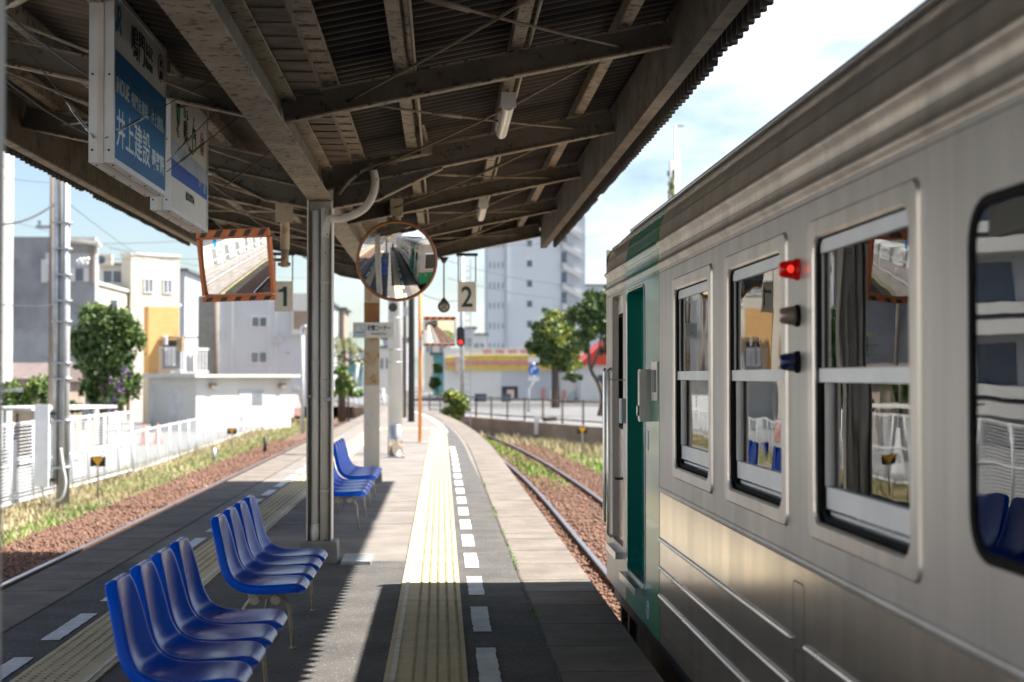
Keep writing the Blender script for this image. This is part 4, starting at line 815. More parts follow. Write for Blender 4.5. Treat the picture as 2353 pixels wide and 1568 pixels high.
m = MB(); m.box((2.2, 11.081, .1), (2.86, 11.13, 2.0)); gw = build('gangway_door', m, 'stainless_low', fr, w=True); m = MB(); m.box((2.3, 11.131, 1.0), (2.76, 11.14, 1.85)); build('window', m, 'pane_dark', gw, w=True)
for xx in (1.55, 3.5): m = MB(); m.tube([(xx, 11.075, .62), (xx, 11.12, .62)], .085, 18); build('headlight', m, 'lamp_clear', fr, w=True)
# upper side and roof
prof = [(TX, ZW), (TX, 2.043), (TX - .012, 2.048), (TX - .014, 2.066), (TX - .003, 2.074), (TX, 2.085), (TX, 2.155), (TX - .012, 2.160), (TX - .016, 2.18), (TX - .004, 2.188), (TX, 2.20), (TX + .006, 2.25)]
prof2 = [(TX + .006, 2.25), (TX + .012, 2.285), (TX + .030, 2.325), (TX + .05, 2.355)]
prof3 = [(TX + .05, 2.355), (TX + .047, 2.364), (TX + .055, 2.372), (TX + .085, 2.412), (TX + .13, 2.446), (TX + .21, 2.486), (TX + .34, 2.532), (TX + .55, 2.58), (TX + .85, 2.62), (2.53, 2.645)]
mir = lambda P: [(5.06 - x, z) for x, z in reversed(P)]
for pr, mm, nm in ((prof, 'stainless_top', 'cantrail'), (prof2, 'stainless_top', 'upper_side')):
    for (a, b, m2) in ((YB, 8.27, mm), (8.27, 8.50, 'green_paint'), (8.50, 9.74, 'teal_paint'), (9.74, 10.94, mm)):
        m = MB(); m.extr_y(pr, a, b, smooth=True); build(nm if m2 == mm else 'painted_' + nm, m, m2, train, w=True)
m = MB(); m.extr_y([(TX + .0, 2.105), (TX - .0015, 2.1055), (TX - .0015, 2.107), (TX, 2.1075)], YB, 10.9); m.extr_y([(TX, 2.012), (TX - .0015, 2.0125), (TX - .0015, 2.0145), (TX, 2.015)], YB, 10.9); m.extr_y([(TX + .008, 2.262), (TX + .005, 2.264), (TX + .0055, 2.267), (TX + .0095, 2.270)], YB, 10.9); build('weld_seam', m, 'dark_metal', train, w=True)
m = MB(); m.extr_y(prof3 + mir(prof3), YB, 9.9, smooth=True); build('roof', m, 'roof_metal', train, w=True)
m = MB(); full = prof3 + mir(prof3); sc_ = [(9.9, 1., 0), (10.3, .97, -.01), (10.7, .86, -.03), (10.98, .6, -.05), (11.06, .30, -.06)]; n = len(full); vs = []
for (yy, s, dz) in sc_: vs += [(x + (0 if 0 < i < n - 1 else 0), yy, 2.355 + (z - 2.355) * s) for i, (x, z) in enumerate(full)]
m.add(vs, [(a * n + i, a * n + i + 1, (a + 1) * n + i + 1, (a + 1) * n + i) for a in range(len(sc_) - 1) for i in range(n - 1)], True); m.add([v for v in vs[-n:]], [tuple(range(n))]); m.add([(x, 11.08, ZW) for x in (TX + .1, TXF - .1)] + [(TXF - .1, 11.06, 2.40), (TX + .1, 11.06, 2.40)], [(0, 1, 2, 3)]); wall_path(m, cf, ZW, 2.36); build('front_dome', m, 'stainless_top', train, w=True)
m = MB(); m.box((2.0, 3.0, 2.6), (3.1, 5.4, 2.78)); m.box((2.0, -3.6, 2.6), (3.1, -1.2, 2.78)); build('roof_unit', m, 'roof_metal', train, w=True)
m = MB(); m.tube([(TX + .088, YB, 2.420), (TX + .088, 10.2, 2.420)], .012, 10); build('highlight_lip', m, 'stainless_edge', train, w=True)  # bright tube added to draw the highlight line along the roof curve
m = MB(); m.extr_y([(TX + .052, 2.350), (TX + .036, 2.352), (TX + .036, 2.362), (TX + .052, 2.366)], YB, 10.9); build('rain_gutter', m, 'stainless_edge', train, w=True)
# windows
def sash_window(y0, y1):
    l_out = rrect(y0, y1, .962, 1.952, .045); l_in = rrect(y0 + .008, y1 - .008, .970, 1.944, .040); h1 = rrect(y0 + .072, y1 - .072, 1.012, 1.898, .066); h2 = rrect(y0 + .080, y1 - .080, 1.02, 1.89, .06)
    m = MB(); loops(m, [(TX - .0005, l_out), (TX - .009, l_in), (TX - .009, h1), (TX - .003, h2), (TX + .004, h2)]); w_ = build('window', m, 'stainless_frame', train, w=True)
    m = MB(); h3 = rrect(y0 + .083, y1 - .083, 1.023, 1.887, .058); loops(m, [(TX + .0035, h2), (TX + .004, h3), (TX + .085, h3)]); loops(m, [(TX + .016, h3), (TX + .018, rrect(y0 + .10, y1 - .10, 1.04, 1.878, .05))]); m.box((TX + .02, y1 - .112, 1.03), (TX + .06, y1 - .088, 1.88)); m.box((TX + .01, y1 - .10, 1.03), (TX + .02, y1 - .084, 1.88)); build('jamb', m, 'rubber', w_, w=True)
    a, b = y0 + .085, y1 - .087
    m = MB(); m.box((TX + .012, a, 1.845), (TX + .03, b, 1.886)); m.box((TX + .008, a, 1.448), (TX + .034, b, 1.490)); m.box((TX + .024, a + .01, 1.062), (TX + .046, b - .012, 1.128)); m.box((TX + .020, a, 1.024), (TX + .05, b, 1.034)); m.box((TX + .036, a + .01, 1.04), (TX + .042, b - .012, 1.052)); build('sash', m, 'sash_alu', w_, w=True)
    m = MB(); m.box((TX + .021, b - .035, 1.130), (TX + .045, b - .008, 1.446)); m.box((TX + .016, b - .02, 1.492), (TX + .03, b - .004, 1.843)); build('sash_stile', m, 'pipe_grey', w_, w=True)
    m = MB(); m.box((TX + .020, a, 1.49), (TX + .024, b - .02, 1.846)); m.box((TX + .034, a, 1.127), (TX + .038, b - .034, 1.449)); build('glass', m, 'train_glass', w_, w=True)
    # gathered curtain inside, at the far side of the window
    m = MB(); n = 70; vs = []; wd = .40
    for i in range(n + 1):
        t = i / n; yy = y1 - .13 - wd * t * .8; xx = TX + .11 + .022 * math.sin(t * 38) + .01 * math.sin(t * 17); vs += [(xx, yy - .03, .95), (xx + .004 * math.sin(i), yy, 1.5), (xx, yy - .05 * t, 1.93)]
    m.add(vs, [f for i in range(n) for f in ((3 * i, 3 * i + 3, 3 * i + 4, 3 * i + 1), (3 * i + 1, 3 * i + 4, 3 * i + 5, 3 * i + 2))], True); build('curtain', m, 'curtain', w_, w=True)
for w0 in NW: sash_window(w0, w0 + 1.15)
m = MB(); a = big; h0 = rrect(a[2], a[3], a[4], a[5], .10); hi = rrect(a[2] + .016, a[3] - .016, a[4] + .015, a[5] - .015, .088); loops(m, [(TX - .0005, rrect(a[2] - .008, a[3] + .008, a[4] - .008, a[5] + .008, .105)), (TX - .008, h0), (TX - .003, hi), (TX + .05, hi)]); bw = build('window', m, 'rubber', train, w=True)
m = MB(); m.box((TX + .002, a[2] + .008, a[4] + .008), (TX + .007, a[3] - .008, a[5] - .008)); build('glass', m, 'train_glass', bw, w=True)
# marker lamps
for z, mm, nm in ((1.812, 'lamp_red', 'red'), (1.662, 'lamp_clear', 'clear'), (1.512, 'lamp_blue', 'dark blue')):
    m = MB(); m.tube([(TX, 5.02, z), (TX - .010, 5.02, z), (TX - .012, 5.02, z)], [.036, .036, .034], 20); l_ = build('marker_lamp', m, 'rubber' if nm != 'red' else 'lamp_red', train, w=True); l_['label'] = nm + ' marker lamp'
    m = MB(); m.tube([(TX - .012, 5.02, z), (TX - .045, 5.02, z), (TX - .058, 5.02, z), (TX - .064, 5.02, z)], [.033, .027, .024, .016], 20); build('lens', m, mm, l_, w=True)
m = MB(); m.sphere((TX - .03, 5.0, 1.812), .014, 10, 8); build('glowing_bulb', m, 'lamp_red_glow', train, w=True).parent
# far side, interior, underframe
m = MB()
for a_, b_ in cells: hole_cell(m, TXF, a_, b_, ZB, ZW, a_ + .23, b_ - .23, 1.02, 1.89, .06)
for a_, b_ in ((7.92, 10.94), (1.45, 3.57), (-9, -4.35)): m.add([(TXF, a_, ZB), (TXF, b_, ZB), (TXF, b_, ZW), (TXF, a_, ZW)], [(0, 1, 2, 3)])
P_ = mir(prof3[:1] + prof[::-1]) ; m.extr_y([(5.06 - x, z) for x, z in prof + prof2], YB, 10.94, smooth=True); m.add([(TX, YB, ZB), (TXF, YB, ZB), (TXF, YB, 2.6), (TX, YB, 2.6)], [(0, 1, 2, 3)]); build('far_side', m, 'stainless_up', train, w=True)
m = MB(); m.box((TX + .01, YB + .05, .20), (TXF - .01, 11.0, .26)); m.box((TX + .08, YB + .05, 2.28), (TXF - .1, 10.9, 2.30)); m.box((TX + .10, 8.6, .26), (TXF - .05, 8.64, 2.28)); m.box((TX + .12, 2.0, .26), (TX + .5, 3.0, .75)); build('interior', m, 'interior', train, w=True)
for k in range(9):
    yy = -5 + k * 1.45
    if 1 < yy < 3: continue
    m = MB(); m.box((TX + .25, yy, .30), (TX + 1.1, yy + .12, 1.22)); m.box((TX + .25, yy + .12, .55), (TX + 1.1, yy + .5, .68)); build('bench', MB().box((TXF - 1.1, yy, .30), (TXF - .2, yy + .12, 1.22)), 'seat_cloth', train, w=True); build('bench', m, 'seat_cloth', train, w=True)
m = MB(); m.box((TX + .06, YB, -.08), (TXF - .06, 11.0, .055)); m.box((TX + .18, 1.2, -.62), (TXF - .2, 6.2, -.08)); m.box((TX + .22, -5, -.55), (TXF - .2, 0, -.08)); m.box((TX + .09, 6.3, -.5), (TXF - .2, 10.45, -.08)); build('underframe', m, 'black', train, w=True)
for yy in (-7.2, -5.1, 7.4, 9.5):
    for xx in (1.93, 3.04): m = MB(); m.tube([(xx, yy, -.49), (xx + .12, yy, -.49)], .42, 28); build('wheel', m, 'dark_metal', train, w=True)
for yy in (-6.15, 8.45):
    m = MB(); m.box((1.55, yy - 1.5, -.66), (1.72, yy + 1.5, -.38)); m.box((1.5, yy - .3, -.75), (1.8, yy + .3, -.3)); m.box((1.5, yy - 1.2, -.7), (1.8, yy - .9, -.28)); m.box((1.5, yy + .9, -.7), (1.8, yy + 1.2, -.28)); build('bogie_frame', m, 'black', train, w=True)
m = MB(); m.box((1.22, 10.60, -.42), (1.27, 10.66, .06)); m.box((1.22, 10.15, -.42), (1.27, 10.19, .06)); m.box((1.22, 10.19, -.36), (1.27, 10.60, -.32)); build('cab_ladder', m, 'steel_cream', train, w=True)
m = MB(); m.box((1.5, 11.0, -.55), (3.5, 11.1, -.1)); build('snow_guard', m, 'dark_metal', train, w=True)

# ------------------------------------------------------------------ things on the far platform
c = atz(907, 1046, 0); t = thing('utility_pole', (c.x, c.y + .2, 0), 'thick pale concrete pole standing behind the stainless bin on the platform', 'pole')
m = MB(); m.tube([(c.x, c.y + .2, 0), (c.x, c.y + .2, 4), (c.x, c.y + .2, 8)], [.140, .130, .115], 24); build('shaft', m, 'pole_white', t, w=True)
for z in (1.95, 2.55, 1.72): build('band', MB().tube([(c.x, c.y + .2, z), (c.x, c.y + .2, z + .02)], .138, 20), 'galv', t, w=True)
h = at(903, 707, c.y); m = MB(); m.tube([(h.x, c.y + .06, h.z), (h.x, c.y - .06, h.z)], [.06, .085], 18); build('loudspeaker', m, 'dark_metal', t, w=True)
cc = atz(910, 1052, 0); t = thing('ash_bin', (cc.x, cc.y, 0), 'stainless steel cylindrical bin with domed top standing at the foot of the pale pole', 'bin')
m = MB(); m.tube([(cc.x, cc.y, .03), (cc.x, cc.y, .56)], .125, 24); m.sphere((cc.x, cc.y, .56), .125, 24, 8, .45, half=True); build('drum', m, 'stainless_low', t, w=True); m = MB(); m.box((cc.x - .16, cc.y - .14, 0.005), (cc.x + .16, cc.y + .14, .03)); build('foot', m, 'galv', t, w=True)
c = atz(965, 1018, 0); t = thing('orange_pole', (c.x, c.y, 0), 'slim orange pole with a grey band beside the distant mirror', 'pole')
m = MB(); m.tube([(c.x, c.y, 0), (c.x, c.y, 4.2)], .04, 14); build('shaft', m, 'orange_pole', t, w=True); m = MB(); m.tube([(c.x, c.y, 2.1), (c.x, c.y, 2.25)], .042, 14); build('band', m, 'galv', t, w=True); m = MB(); m.box((c.x - .35, c.y - .06, .004), (c.x + .42, c.y + .06, .02)); build('foot_plate', m, 'white_paint', t, w=True)
m = MB(); m.tube([(c.x, c.y, 2.3), (c.x + .4, c.y - .05, 2.35)], .015, 6); m.tube([(c.x, c.y, 2.6), (c.x + .4, c.y - .05, 2.6)], .015, 6); build('mirror_arm', m, 'galv', t, w=True)
for px_, py_, r_, mm, lab in ((945, 970, .11, 'dark_metal', 'dark slender pole rising from the far platform, left of the orange pole'), (930, 960, .07, 'pole_brown', 'thin brown pole far behind the platform, beside the darker one')):
    c = atz(px_, py_, 0); t = thing('utility_pole', (c.x, c.y, 0), lab, 'pole'); m = MB(); m.tube([(c.x, c.y, 0), (c.x, c.y, 9)], [r_, r_ * .8], 14); build('shaft', m, mm, t, w=True); m = MB(); m.box((c.x - .5, c.y - .04, 6.4), (c.x + .5, c.y + .04, 6.5)); m.box((c.x - .25, c.y - .1, 3.4), (c.x - .12, c.y + .1, 3.7)); build('crossarm', m, 'galv', t, w=True)
# signal
c = at(1062, 970, 66); t = thing('railway_signal', (c.x, 66, -1), 'railway signal on a grey post, red light lit below the number 2 sign', 'signal')
m = MB(); m.tube([(c.x, 66, -1.0), (c.x, 66, 6.6)], .09, 12); 
for k in range(22): m.box((c.x + .09, 65.98, -.4 + k * .3), (c.x + .34, 66.02, -.37 + k * .3))
m.box((c.x + .33, 65.97, -.8), (c.x + .36, 66.03, 6.4)); build('post', m, 'galv', t, w=True)
h = at(1058, 774, 65.7); m = MB(); l_ = rrect(h.x - .17, h.x + .17, h.z - .42, h.z + .42, .16); m.add([(x, 65.6, z) for x, z in l_] + [(x, 65.85, z) for x, z in l_], [tuple(range(len(l_))), tuple(range(len(l_), 2 * len(l_)))] + [(i, (i + 1) % len(l_), len(l_) + (i + 1) % len(l_), len(l_) + i) for i in range(len(l_))]); hd = build('signal_head', m, 'black', t, w=True)
for dz, mm in ((.22, 'dark_metal'), (-.02, 'dark_metal'), (-.23, 'lamp_red_glow')): m = MB(); m.tube([(h.x, 65.55, h.z + dz), (h.x, 65.599, h.z + dz)], .075, 14); build('signal_lamp', m, mm, hd, w=True)

# ------------------------------------------------------------------ fences, markers, posts
def mesh_fence(name, p, q, z0, z1, nb, rows, label, posts=.035, rail_r=.02, wire=.007, vert=0, mid=True, mm='fence_white'):
    p, q = Vector((*p, 0)), Vector((*q, 0)); t = thing(name, (p.x, p.y, z0), label, 'fence')
    for i in range(nb + 1):
        c = p.lerp(q, i / nb); m = MB(); m.tube([(c.x, c.y, z0 - .1), (c.x, c.y, z1 + .03)], posts, 8); build('post', m, mm, t, w=True)
    m = MB(); zz = [z1, z0 + .06] + ([(z0 + z1) / 2] if mid else [])
    for z in zz: m.bar((p.x, p.y, z), (q.x, q.y, z), rail_r * 2, rail_r * 2)
    build('rail', m, mm, t, w=True); m = MB()
    for k in range(rows): z = z0 + .1 + (z1 - z0 - .15) * k / (rows - 1); m.bar((p.x, p.y, z), (q.x, q.y, z), wire, wire * 1.6)
    L = (q - p).length; nv = int(L / vert) if vert else 0
    for k in range(nv): c = p.lerp(q, k / nv); m.bar((c.x, c.y, z0 + .05), (c.x, c.y, z1), wire, wire, (0, 1, 0))
    build('mesh_panel', m, mm, t, w=True)
mesh_fence('mesh_fence', (-8.5, 12), (-7.95, 40.6), -1.0, .56, 19, 22, 'tall white horizontal wire fence at the far left, ending behind the marker sign', wire=.009)
mesh_fence('chain_fence', (-7.98, 41), (-8.75, 74), -1.06, .03, 16, 14, 'lower white chain link fence in front of the small utility building', posts=.03, rail_r=.018, wire=.006, vert=.12, mid=False)
mesh_fence('chain_fence', (-8.75, 86), (-9.6, 118), -1.06, .1, 12, 8, 'distant white fence left of the tracks near the parked cars', posts=.04, rail_r=.03, wire=.008, mid=False)
m = MB()
for i in range(9):
    y = 17 + i * 2.6; 
    if i in (5, 7): m.box((-8.42 + i * .05, y, -.75), (-8.40 + i * .05, y + .5, .25))
single('notice_boards', m, 'white_metal', 'white blank boards fixed along the back of the tall white fence', 'boards')
def marker(px_, py_, pyb, Y, label):
    c = at(px_, py_, Y); t = thing('track_marker', (c.x, Y, -1.05), label, 'marker', 'yellow triangle track markers'); m = MB(); m.tube([(c.x, Y, -1.05), (c.x, Y, c.z)], .018, 8); build('post', m, 'pole_brown', t, w=True)
    m = MB(); m.box((c.x - .155, Y - .012, c.z - .10), (c.x + .155, Y + .0, c.z + .10)); b = build('board', m, 'orange_black', t, w=True); m = MB(); m.add([(c.x - .13, Y - .016, c.z + .085), (c.x + .13, Y - .016, c.z + .085), (c.x, Y - .016, c.z - .09), (c.x - .13, Y - .013, c.z + .085), (c.x + .13, Y - .013, c.z + .085), (c.x, Y - .013, c.z - .09)], [(0, 1, 2), (5, 4, 3), (0, 3, 4, 1), (1, 4, 5, 2), (2, 5, 3, 0)]); build('yellow_triangle', m, 'marker_yellow', b, w=True)
marker(225, 1061, 1138, 32.5, 'nearest yellow triangle marker board, on a thin post before the tall white fence'); marker(533, 991, 1036, 52, 'yellow triangle marker board before the low fence, the farther one on the left'); marker(1338, 989, 1050, 48, 'yellow triangle marker board in the grass right of the curving track')
for px_, pyt, pyb, lab in ((609, 1003, 1045, 'small black and white peg beside the left track'), (492, 1030, 1063, 'low grey relay stump in the dry grass left of the track')):
    c = atz(px_, pyb, -1.08); m = MB(); m.tube([(c.x, c.y, -1.1), (c.x, c.y, at(px_, pyt, c.y).z)], .06, 10); single('trackside_peg', m, 'galv' if px_ < 600 else 'black', lab, 'peg')
c = at(1234, 1012, 60); t = thing('white_marker_post', (c.x, 60, -1.1), 'white post with black foot and short arm standing in the grass right of the track', 'post'); zt = at(1234, 957, 60).z
m = MB(); m.box((c.x - .10, 59.9, -.78), (c.x + .10, 60.1, zt)); m.bar((c.x, 60, zt - .22), (c.x + .75, 60, zt - .42), .1, .2); build('post', m, 'white_metal', t, w=True); m = MB(); m.box((c.x - .08, 59.92, -1.1), (c.x + .08, 60.08, -.781)); m.bar((c.x + .25, 60, zt - .12), (c.x + .75, 60, zt - .10), .08, .14); build('black_foot', m, 'black', t, w=True)
# railing on the raised ground
def railing(pts, n, label):
    t = thing('railing', (*pts[0], -.32), label, 'railing')
    for (a, b), k in zip(zip(pts[:-1], pts[1:]), n):
        a, b = Vector((*a, 0)), Vector((*b, 0)); m = MB()
        for z in (.55, -.15): m.bar((a.x, a.y, z), (b.x, b.y, z), .04, .05)
        for i in range(k * 8): c = a.lerp(b, i / (k * 8)); m.bar((c.x, c.y, -.15), (c.x, c.y, .55), .012, .012, (0, 1, 0))
        build('bars', m, 'pole_brown', t, w=True)
        for i in range(k + 1): c = a.lerp(b, i / k); m = MB(); m.box((c.x - .035, c.y - .035, -.32), (c.x + .035, c.y + .035, .62)); build('post', m, 'pole_brown', t, w=True)
railing([(-.6, 76.5), (1.5, 68.3), (5.7, 54.3), (12.1, 33.4)], [4, 7, 10], 'brown metal railing along the top of the retaining wall on the right')
mesh_fence('white_railing', (-9.0, 122), (-3.2, 86), -.3, .75, 12, 3, 'white railing crossing beyond the end of the platform', posts=.06, rail_r=.04, wire=.03)
def road_sign():
    c = at(1226, 850, 78); t = thing('road_sign', (c.x - .25, 78, -.32), 'blue round road sign with white arrow between small white plates on a bent white post', 'sign')
    m = MB(); m.tube([(c.x - .25, 78, -.32), (c.x - .25, 78, c.z - .95), (c.x, 78, c.z - .55), (c.x, 78, c.z + .55)], .07, 10); build('post', m, 'pole_white', t, w=True)
    m = MB(); m.tube([(c.x, 77.9, c.z), (c.x, 77.93, c.z)], .27, 24); d = build('disc', m, 'sign_disc_blue', t, w=True)
    m = MB(); m.bar((c.x - .10, 77.885, c.z - .16), (c.x - .10, 77.885, c.z + .02), .09, .01, (0, 1, 0)); m.bar((c.x - .12, 77.885, c.z + .02), (c.x + .05, 77.885, c.z + .09), .09, .01, (0, 1, 0)); m.add([(c.x + .02, 77.88, c.z - .02), (c.x + .20, 77.88, c.z + .10), (c.x + .02, 77.88, c.z + .20)], [(0, 1, 2)]); build('arrow', m, 'sign_white', d, w=True)
    build('plate', MB().box((c.x - .28, 77.9, c.z + .36), (c.x + .28, 77.93, c.z + .62)), 'sign_white', t, w=True); build('plate', MB().box((c.x - .28, 77.9, c.z - .56), (c.x + .28, 77.93, c.z - .34)), 'sign_white', t, w=True)
road_sign()
# big pole with box at left, and its neighbours
c = atz(138, 1166, -1.05); X, Y = c.x, c.y; t = thing('catenary_pole', (X, Y, -1.1), 'pale grey utility pole with long white box before the tall white fence', 'pole')
zt = at(138, 415, Y).z + 1.2
m = MB(); m.tube([(X + .05, Y, -1.1), (X + .05, Y, 3), (X + .04, Y, zt)], [.125, .112, .10], 20); build('shaft', m, 'pole_concrete', t, w=True)
m = MB(); m.tube([(X - .07, Y - .12, -.6), (X - .07, Y - .12, zt - .4)], .05, 10); m.tube([(X + .11, Y - .15, -.7), (X + .11, Y - .15, zt - .4)], .045, 10); build('riser_pipes', m, 'galv', t, w=True)
for z in (-.3, .6, 1.4, 1.7, 2.5, 2.9, 3.4, 3.9, 4.4): build('band', MB().tube([(X + .05, Y, z), (X + .05, Y, z + .04)], .16, 16).box((X - .14, Y - .2, z), (X + .18, Y - .1, z + .03)), 'galv', t, w=True)
b0, b1 = at(84, 930, Y - .2), at(115, 1118, Y - .2); m = MB(); m.box((b0.x, Y - .35, b1.z), (b1.x, Y - .1, b0.z)); bx = build('cabinet', m, 'white_metal', t, w=True); m = MB(); m.box((b1.x, Y - .28, b1.z + .1), (b1.x + .12, Y - .2, b1.z + .16)); m.box((b1.x, Y - .28, b0.z - .2), (b1.x + .12, Y - .2, b0.z - .14)); build('bracket', m, 'dark_metal', bx, w=True)
P3 = [at(97, 1118, Y - .2), at(100, 1140, Y - .2), at(120, 1152, Y - .2), at(142, 1145, Y - .2), at(151, 1110, Y - .2), at(145, 1070, Y - .2), at(140, 1030, Y - .2)]; m = MB(); m.tube(smooth_path(P3, 6), .022, 8); build('cable_loop', m, 'pipe_grey', t, w=True)
def wood_pole(px_, Y, ytop, r_, mm, label, arms=()):
    c = at(px_, 900, Y); zt = at(px_, ytop, Y).z; t = thing('utility_pole', (c.x, Y, -1.1), label, 'pole'); m = MB(); m.tube([(c.x, Y, -1.1), (c.x, Y, zt)], [r_, r_ * .8], 12); build('shaft', m, mm, t, w=True)
    if arms:
        m = MB()
        for z, w_ in arms: m.box((c.x - w_, Y - .05, zt - z), (c.x + w_, Y + .05, zt - z + .1)); [m.cbox((c.x + s * w_ * .8, Y, zt - z + .17), (.08, .08, .14)) for s in (-1, 1, .4)]
        build('crossarm', m, 'galv', t, w=True)
    return c.x, zt
wx, wz = wood_pole(120, 46, 400, .13, 'pole_brown', 'brown utility pole right behind the pale grey one at the left', ((1.6, .5),))
wood_pole(497, 84, 690, .16, 'pole_brown', 'brown pole against the grey apartment wall, left of the two windows')
wood_pole(695, 68, 750, .09, 'pole_white', 'white lamp post standing in the grass left of the central column')
c = at(697, 752, 67.9); single('lamp_head', MB().sphere((c.x + .1, 67.9, c.z), .16, 10, 8, .7), 'galv', 'small round lamp head on the white post', 'lamp head')
wood_pole(350, 73.5, 885, .06, 'pole_white', 'short white post standing in front of the utility building door')
# overhead wires
def wirep(a, b, sag, label, r=.012):
    a, b = Vector(a), Vector(b); pts = [a.lerp(b, i / 14) - Vector((0, 0, sag * 4 * (i / 14) * (1 - i / 14))) for i in range(15)]; single('overhead_wire', MB().tube(pts, r, 5), 'wire', label, 'wire', 'overhead wires')
for i, (a, b, s, r_) in enumerate((((0, 516, 40), (128, 466, 46), .15, .03), ((0, 408, 42), (250, 420, 60), .1, .008), ((0, 500, 60), (420, 590, 110), .3, .01), ((130, 560, 46), (720, 505, 90), .4, .01), ((130, 590, 46), (720, 560, 90), .4, .01), ((0, 700, 40), (128, 700, 46), .05, .015), ((160, 470, 46), (420, 640, 120), .3, .01), ((250, 570, 60), (720, 640, 130), .3, .012))):
    wirep(at(*a), at(*b), s, ('thick sagging cable leading to the pale pole at the upper left', 'thin wire high across the left sky', 'thin wire passing over the concrete house roof', 'upper thin wire crossing behind the striped mirror', 'lower thin wire crossing behind the striped mirror', 'cable with insulator crossing the grey concrete wall', 'thin wire sloping down right from the poles', 'thin wire over the orange fronted house')[i], r_)
for i, (a, b, s) in enumerate((((1030, 640, 90), (1400, 690, 110), .4), ((1030, 600, 90), (1400, 660, 110), .4), ((1030, 560, 90), (1420, 530, 120), .5), ((940, 660, 50), (1060, 690, 66), .2))):
    wirep(at(*a), at(*b), s, ('wire crossing the tall apartment block, lowest', 'wire crossing the tall apartment block, second from below', 'wire rising to the right past the tall apartment block', 'wire between the dark pole and the railway signal')[i], .016)
m = MB()
for k in range(9): c = at(178 + k * 3, 600 + 5 * math.sin(k * 2.1), 46); m.sphere(c, random.uniform(.04, .07), 6, 4)
for k in range(8): m.tube([at(178 + k * 3, 600 + 5 * math.sin(k * 2.1), 46), at(181 + k * 3, 600 + 5 * math.sin(k * 2.1 + 2.1), 46)], .012, 4)
single('insulator_cluster', m, 'white_metal', 'white insulator cluster hanging from a wire right of the pale pole', 'insulators')

# ------------------------------------------------------------------ buildings
def building(name, cx_, Y, ztop, phi, la, lb, mm, label, winA=(), winB=(), cap=None, zb=-1.1, parts=None):
    """box whose near corner stands at (cx_, Y); face A runs to the left, face B runs back/right. windows: (u0,u1,z0,z1[,pane])"""
    t = thing(name, (cx_, Y, zb), label, 'building', rz=-phi); H = ztop - zb
    build('wall', MB().box((-la, 0, 0), (0, lb, H)), mm, t)
    def win(face, u0, u1, z0, z1, pane='pane', n=2):
        z0 -= zb; z1 -= zb; f = MB(); p = MB(); w_ = .07; d = .06
        def bx(m, a0, a1, b0, b1, dep):
            if face == 'A': m.box((-a1, -dep, b0), (-a0, .0 - .002, b1))
            else: m.box((.002, a0, b0), (dep, a1, b1))
        bx(f, u0, u1, z0, z0 + w_, d); bx(f, u0, u1, z1 - w_, z1, d); bx(f, u0, u0 + w_, z0 + w_, z1 - w_, d); bx(f, u1 - w_, u1, z0 + w_, z1 - w_, d)
        if n > 1: bx(f, (u0 + u1) / 2 - w_ / 2, (u0 + u1) / 2 + w_ / 2, z0 + w_, z1 - w_, d)
        w0 = build('window', f, 'frame_white', t); bx(p, u0 + w_, u1 - w_, z0 + w_, z1 - w_, .02); build('glass', p, pane, w0)
    for w_ in winA: win('A', *w_)
    for w_ in winB: win('B', *w_)
    if cap: e, h, cm_ = cap; build('roof', MB().box((-la - e, -e, H + .002), (e, lb + e, H + h)), cm_, t)
    if parts: parts(t, H)
    return t
def pz(py, Y): return EYE + (865 - py) / FP * Y
def px2x(px, Y): return at(px, 800, Y).x
# grey concrete house with recessed balcony
Y = 75.; xr = px2x(217, Y); sc = Y / FP
def prt(t, H):
    f = lambda px: (px2x(px, Y) - xr); z = lambda py: pz(py, Y) + 1.1
    build('balcony_recess', MB().box((f(103), -.03, z(650)), (f(212), -.002, z(585))), 'wall_grey', t)
    b = MB(); 
    for a0, a1, b0, b1 in ((137, 172, 650, 618), (192, 204, 650, 620), (94, 108, 652, 600)): build('pale_wall_patch', MB().box((f(a0), -.06, z(b0)), (f(a1), -.032, z(b1))), 'wall_white', t)
    build('window', MB().box((f(174), -.07, z(648)), (f(190), -.032, z(620))), 'pane_blue', t)
    build('corner_post', MB().box((f(206), -.10, z(652)), (f(214), -.034, z(562))), 'wall_brown', t)
    build('roof_slab', MB().bar((f(150), -.5, z(555)), (f(232), -.3, z(566)), 1.6, .16), 'roof_slab', t)
building('concrete_house', xr, Y, pz(548, Y), 0, xr - px2x(28, Y), .8, 'wall_concrete', 'tall stained grey concrete house with recessed top balcony behind the pale pole', parts=prt)
# long cream building receding, cream box upon it, orange front
Y = 82.; x0 = px2x(219, Y); building('cream_house', x0, Y, pz(655, Y), 0, 5, 26, 'wall_cream', 'long low cream building behind the round tree, its sunlit side receding', winB=((4, 6, 1.0, 2.2), (9, 10.5, 3.4, 4.4, 'pane_blue'), (12, 14, 1.2, 2.4), (17, 18.5, 3.4, 4.4, 'pane_blue')), cap=(.12, .15, 'roof_slab'))
Y = 92.; building('roof_room', px2x(292, Y), Y, pz(612, Y), 0, px2x(292, Y) - px2x(228, Y), 4, 'wall_cream', 'small cream rooftop room with a wide sliding window under a dark flat roof', winA=((.25, 1.45, pz(655, Y), pz(622, Y)),), cap=(.15, .12, 'roof_dark'), zb=3)
c = at(238, 598, 91.5); m = MB(); m.box((c.x - .45, 91.3, c.z - .28), (c.x + .5, 91.8, c.z + .32)); t = thing('rooftop_air_conditioner', (c.x, 91.5, c.z - .3), 'cream air conditioner standing on the small rooftop room', 'air conditioner'); build('casing', m, 'wall_cream', t, w=True); build('fan', MB().tube([(c.x - .1, 91.28, c.z), (c.x - .1, 91.299, c.z)], .24, 14), 'pane_blue', t, w=True)
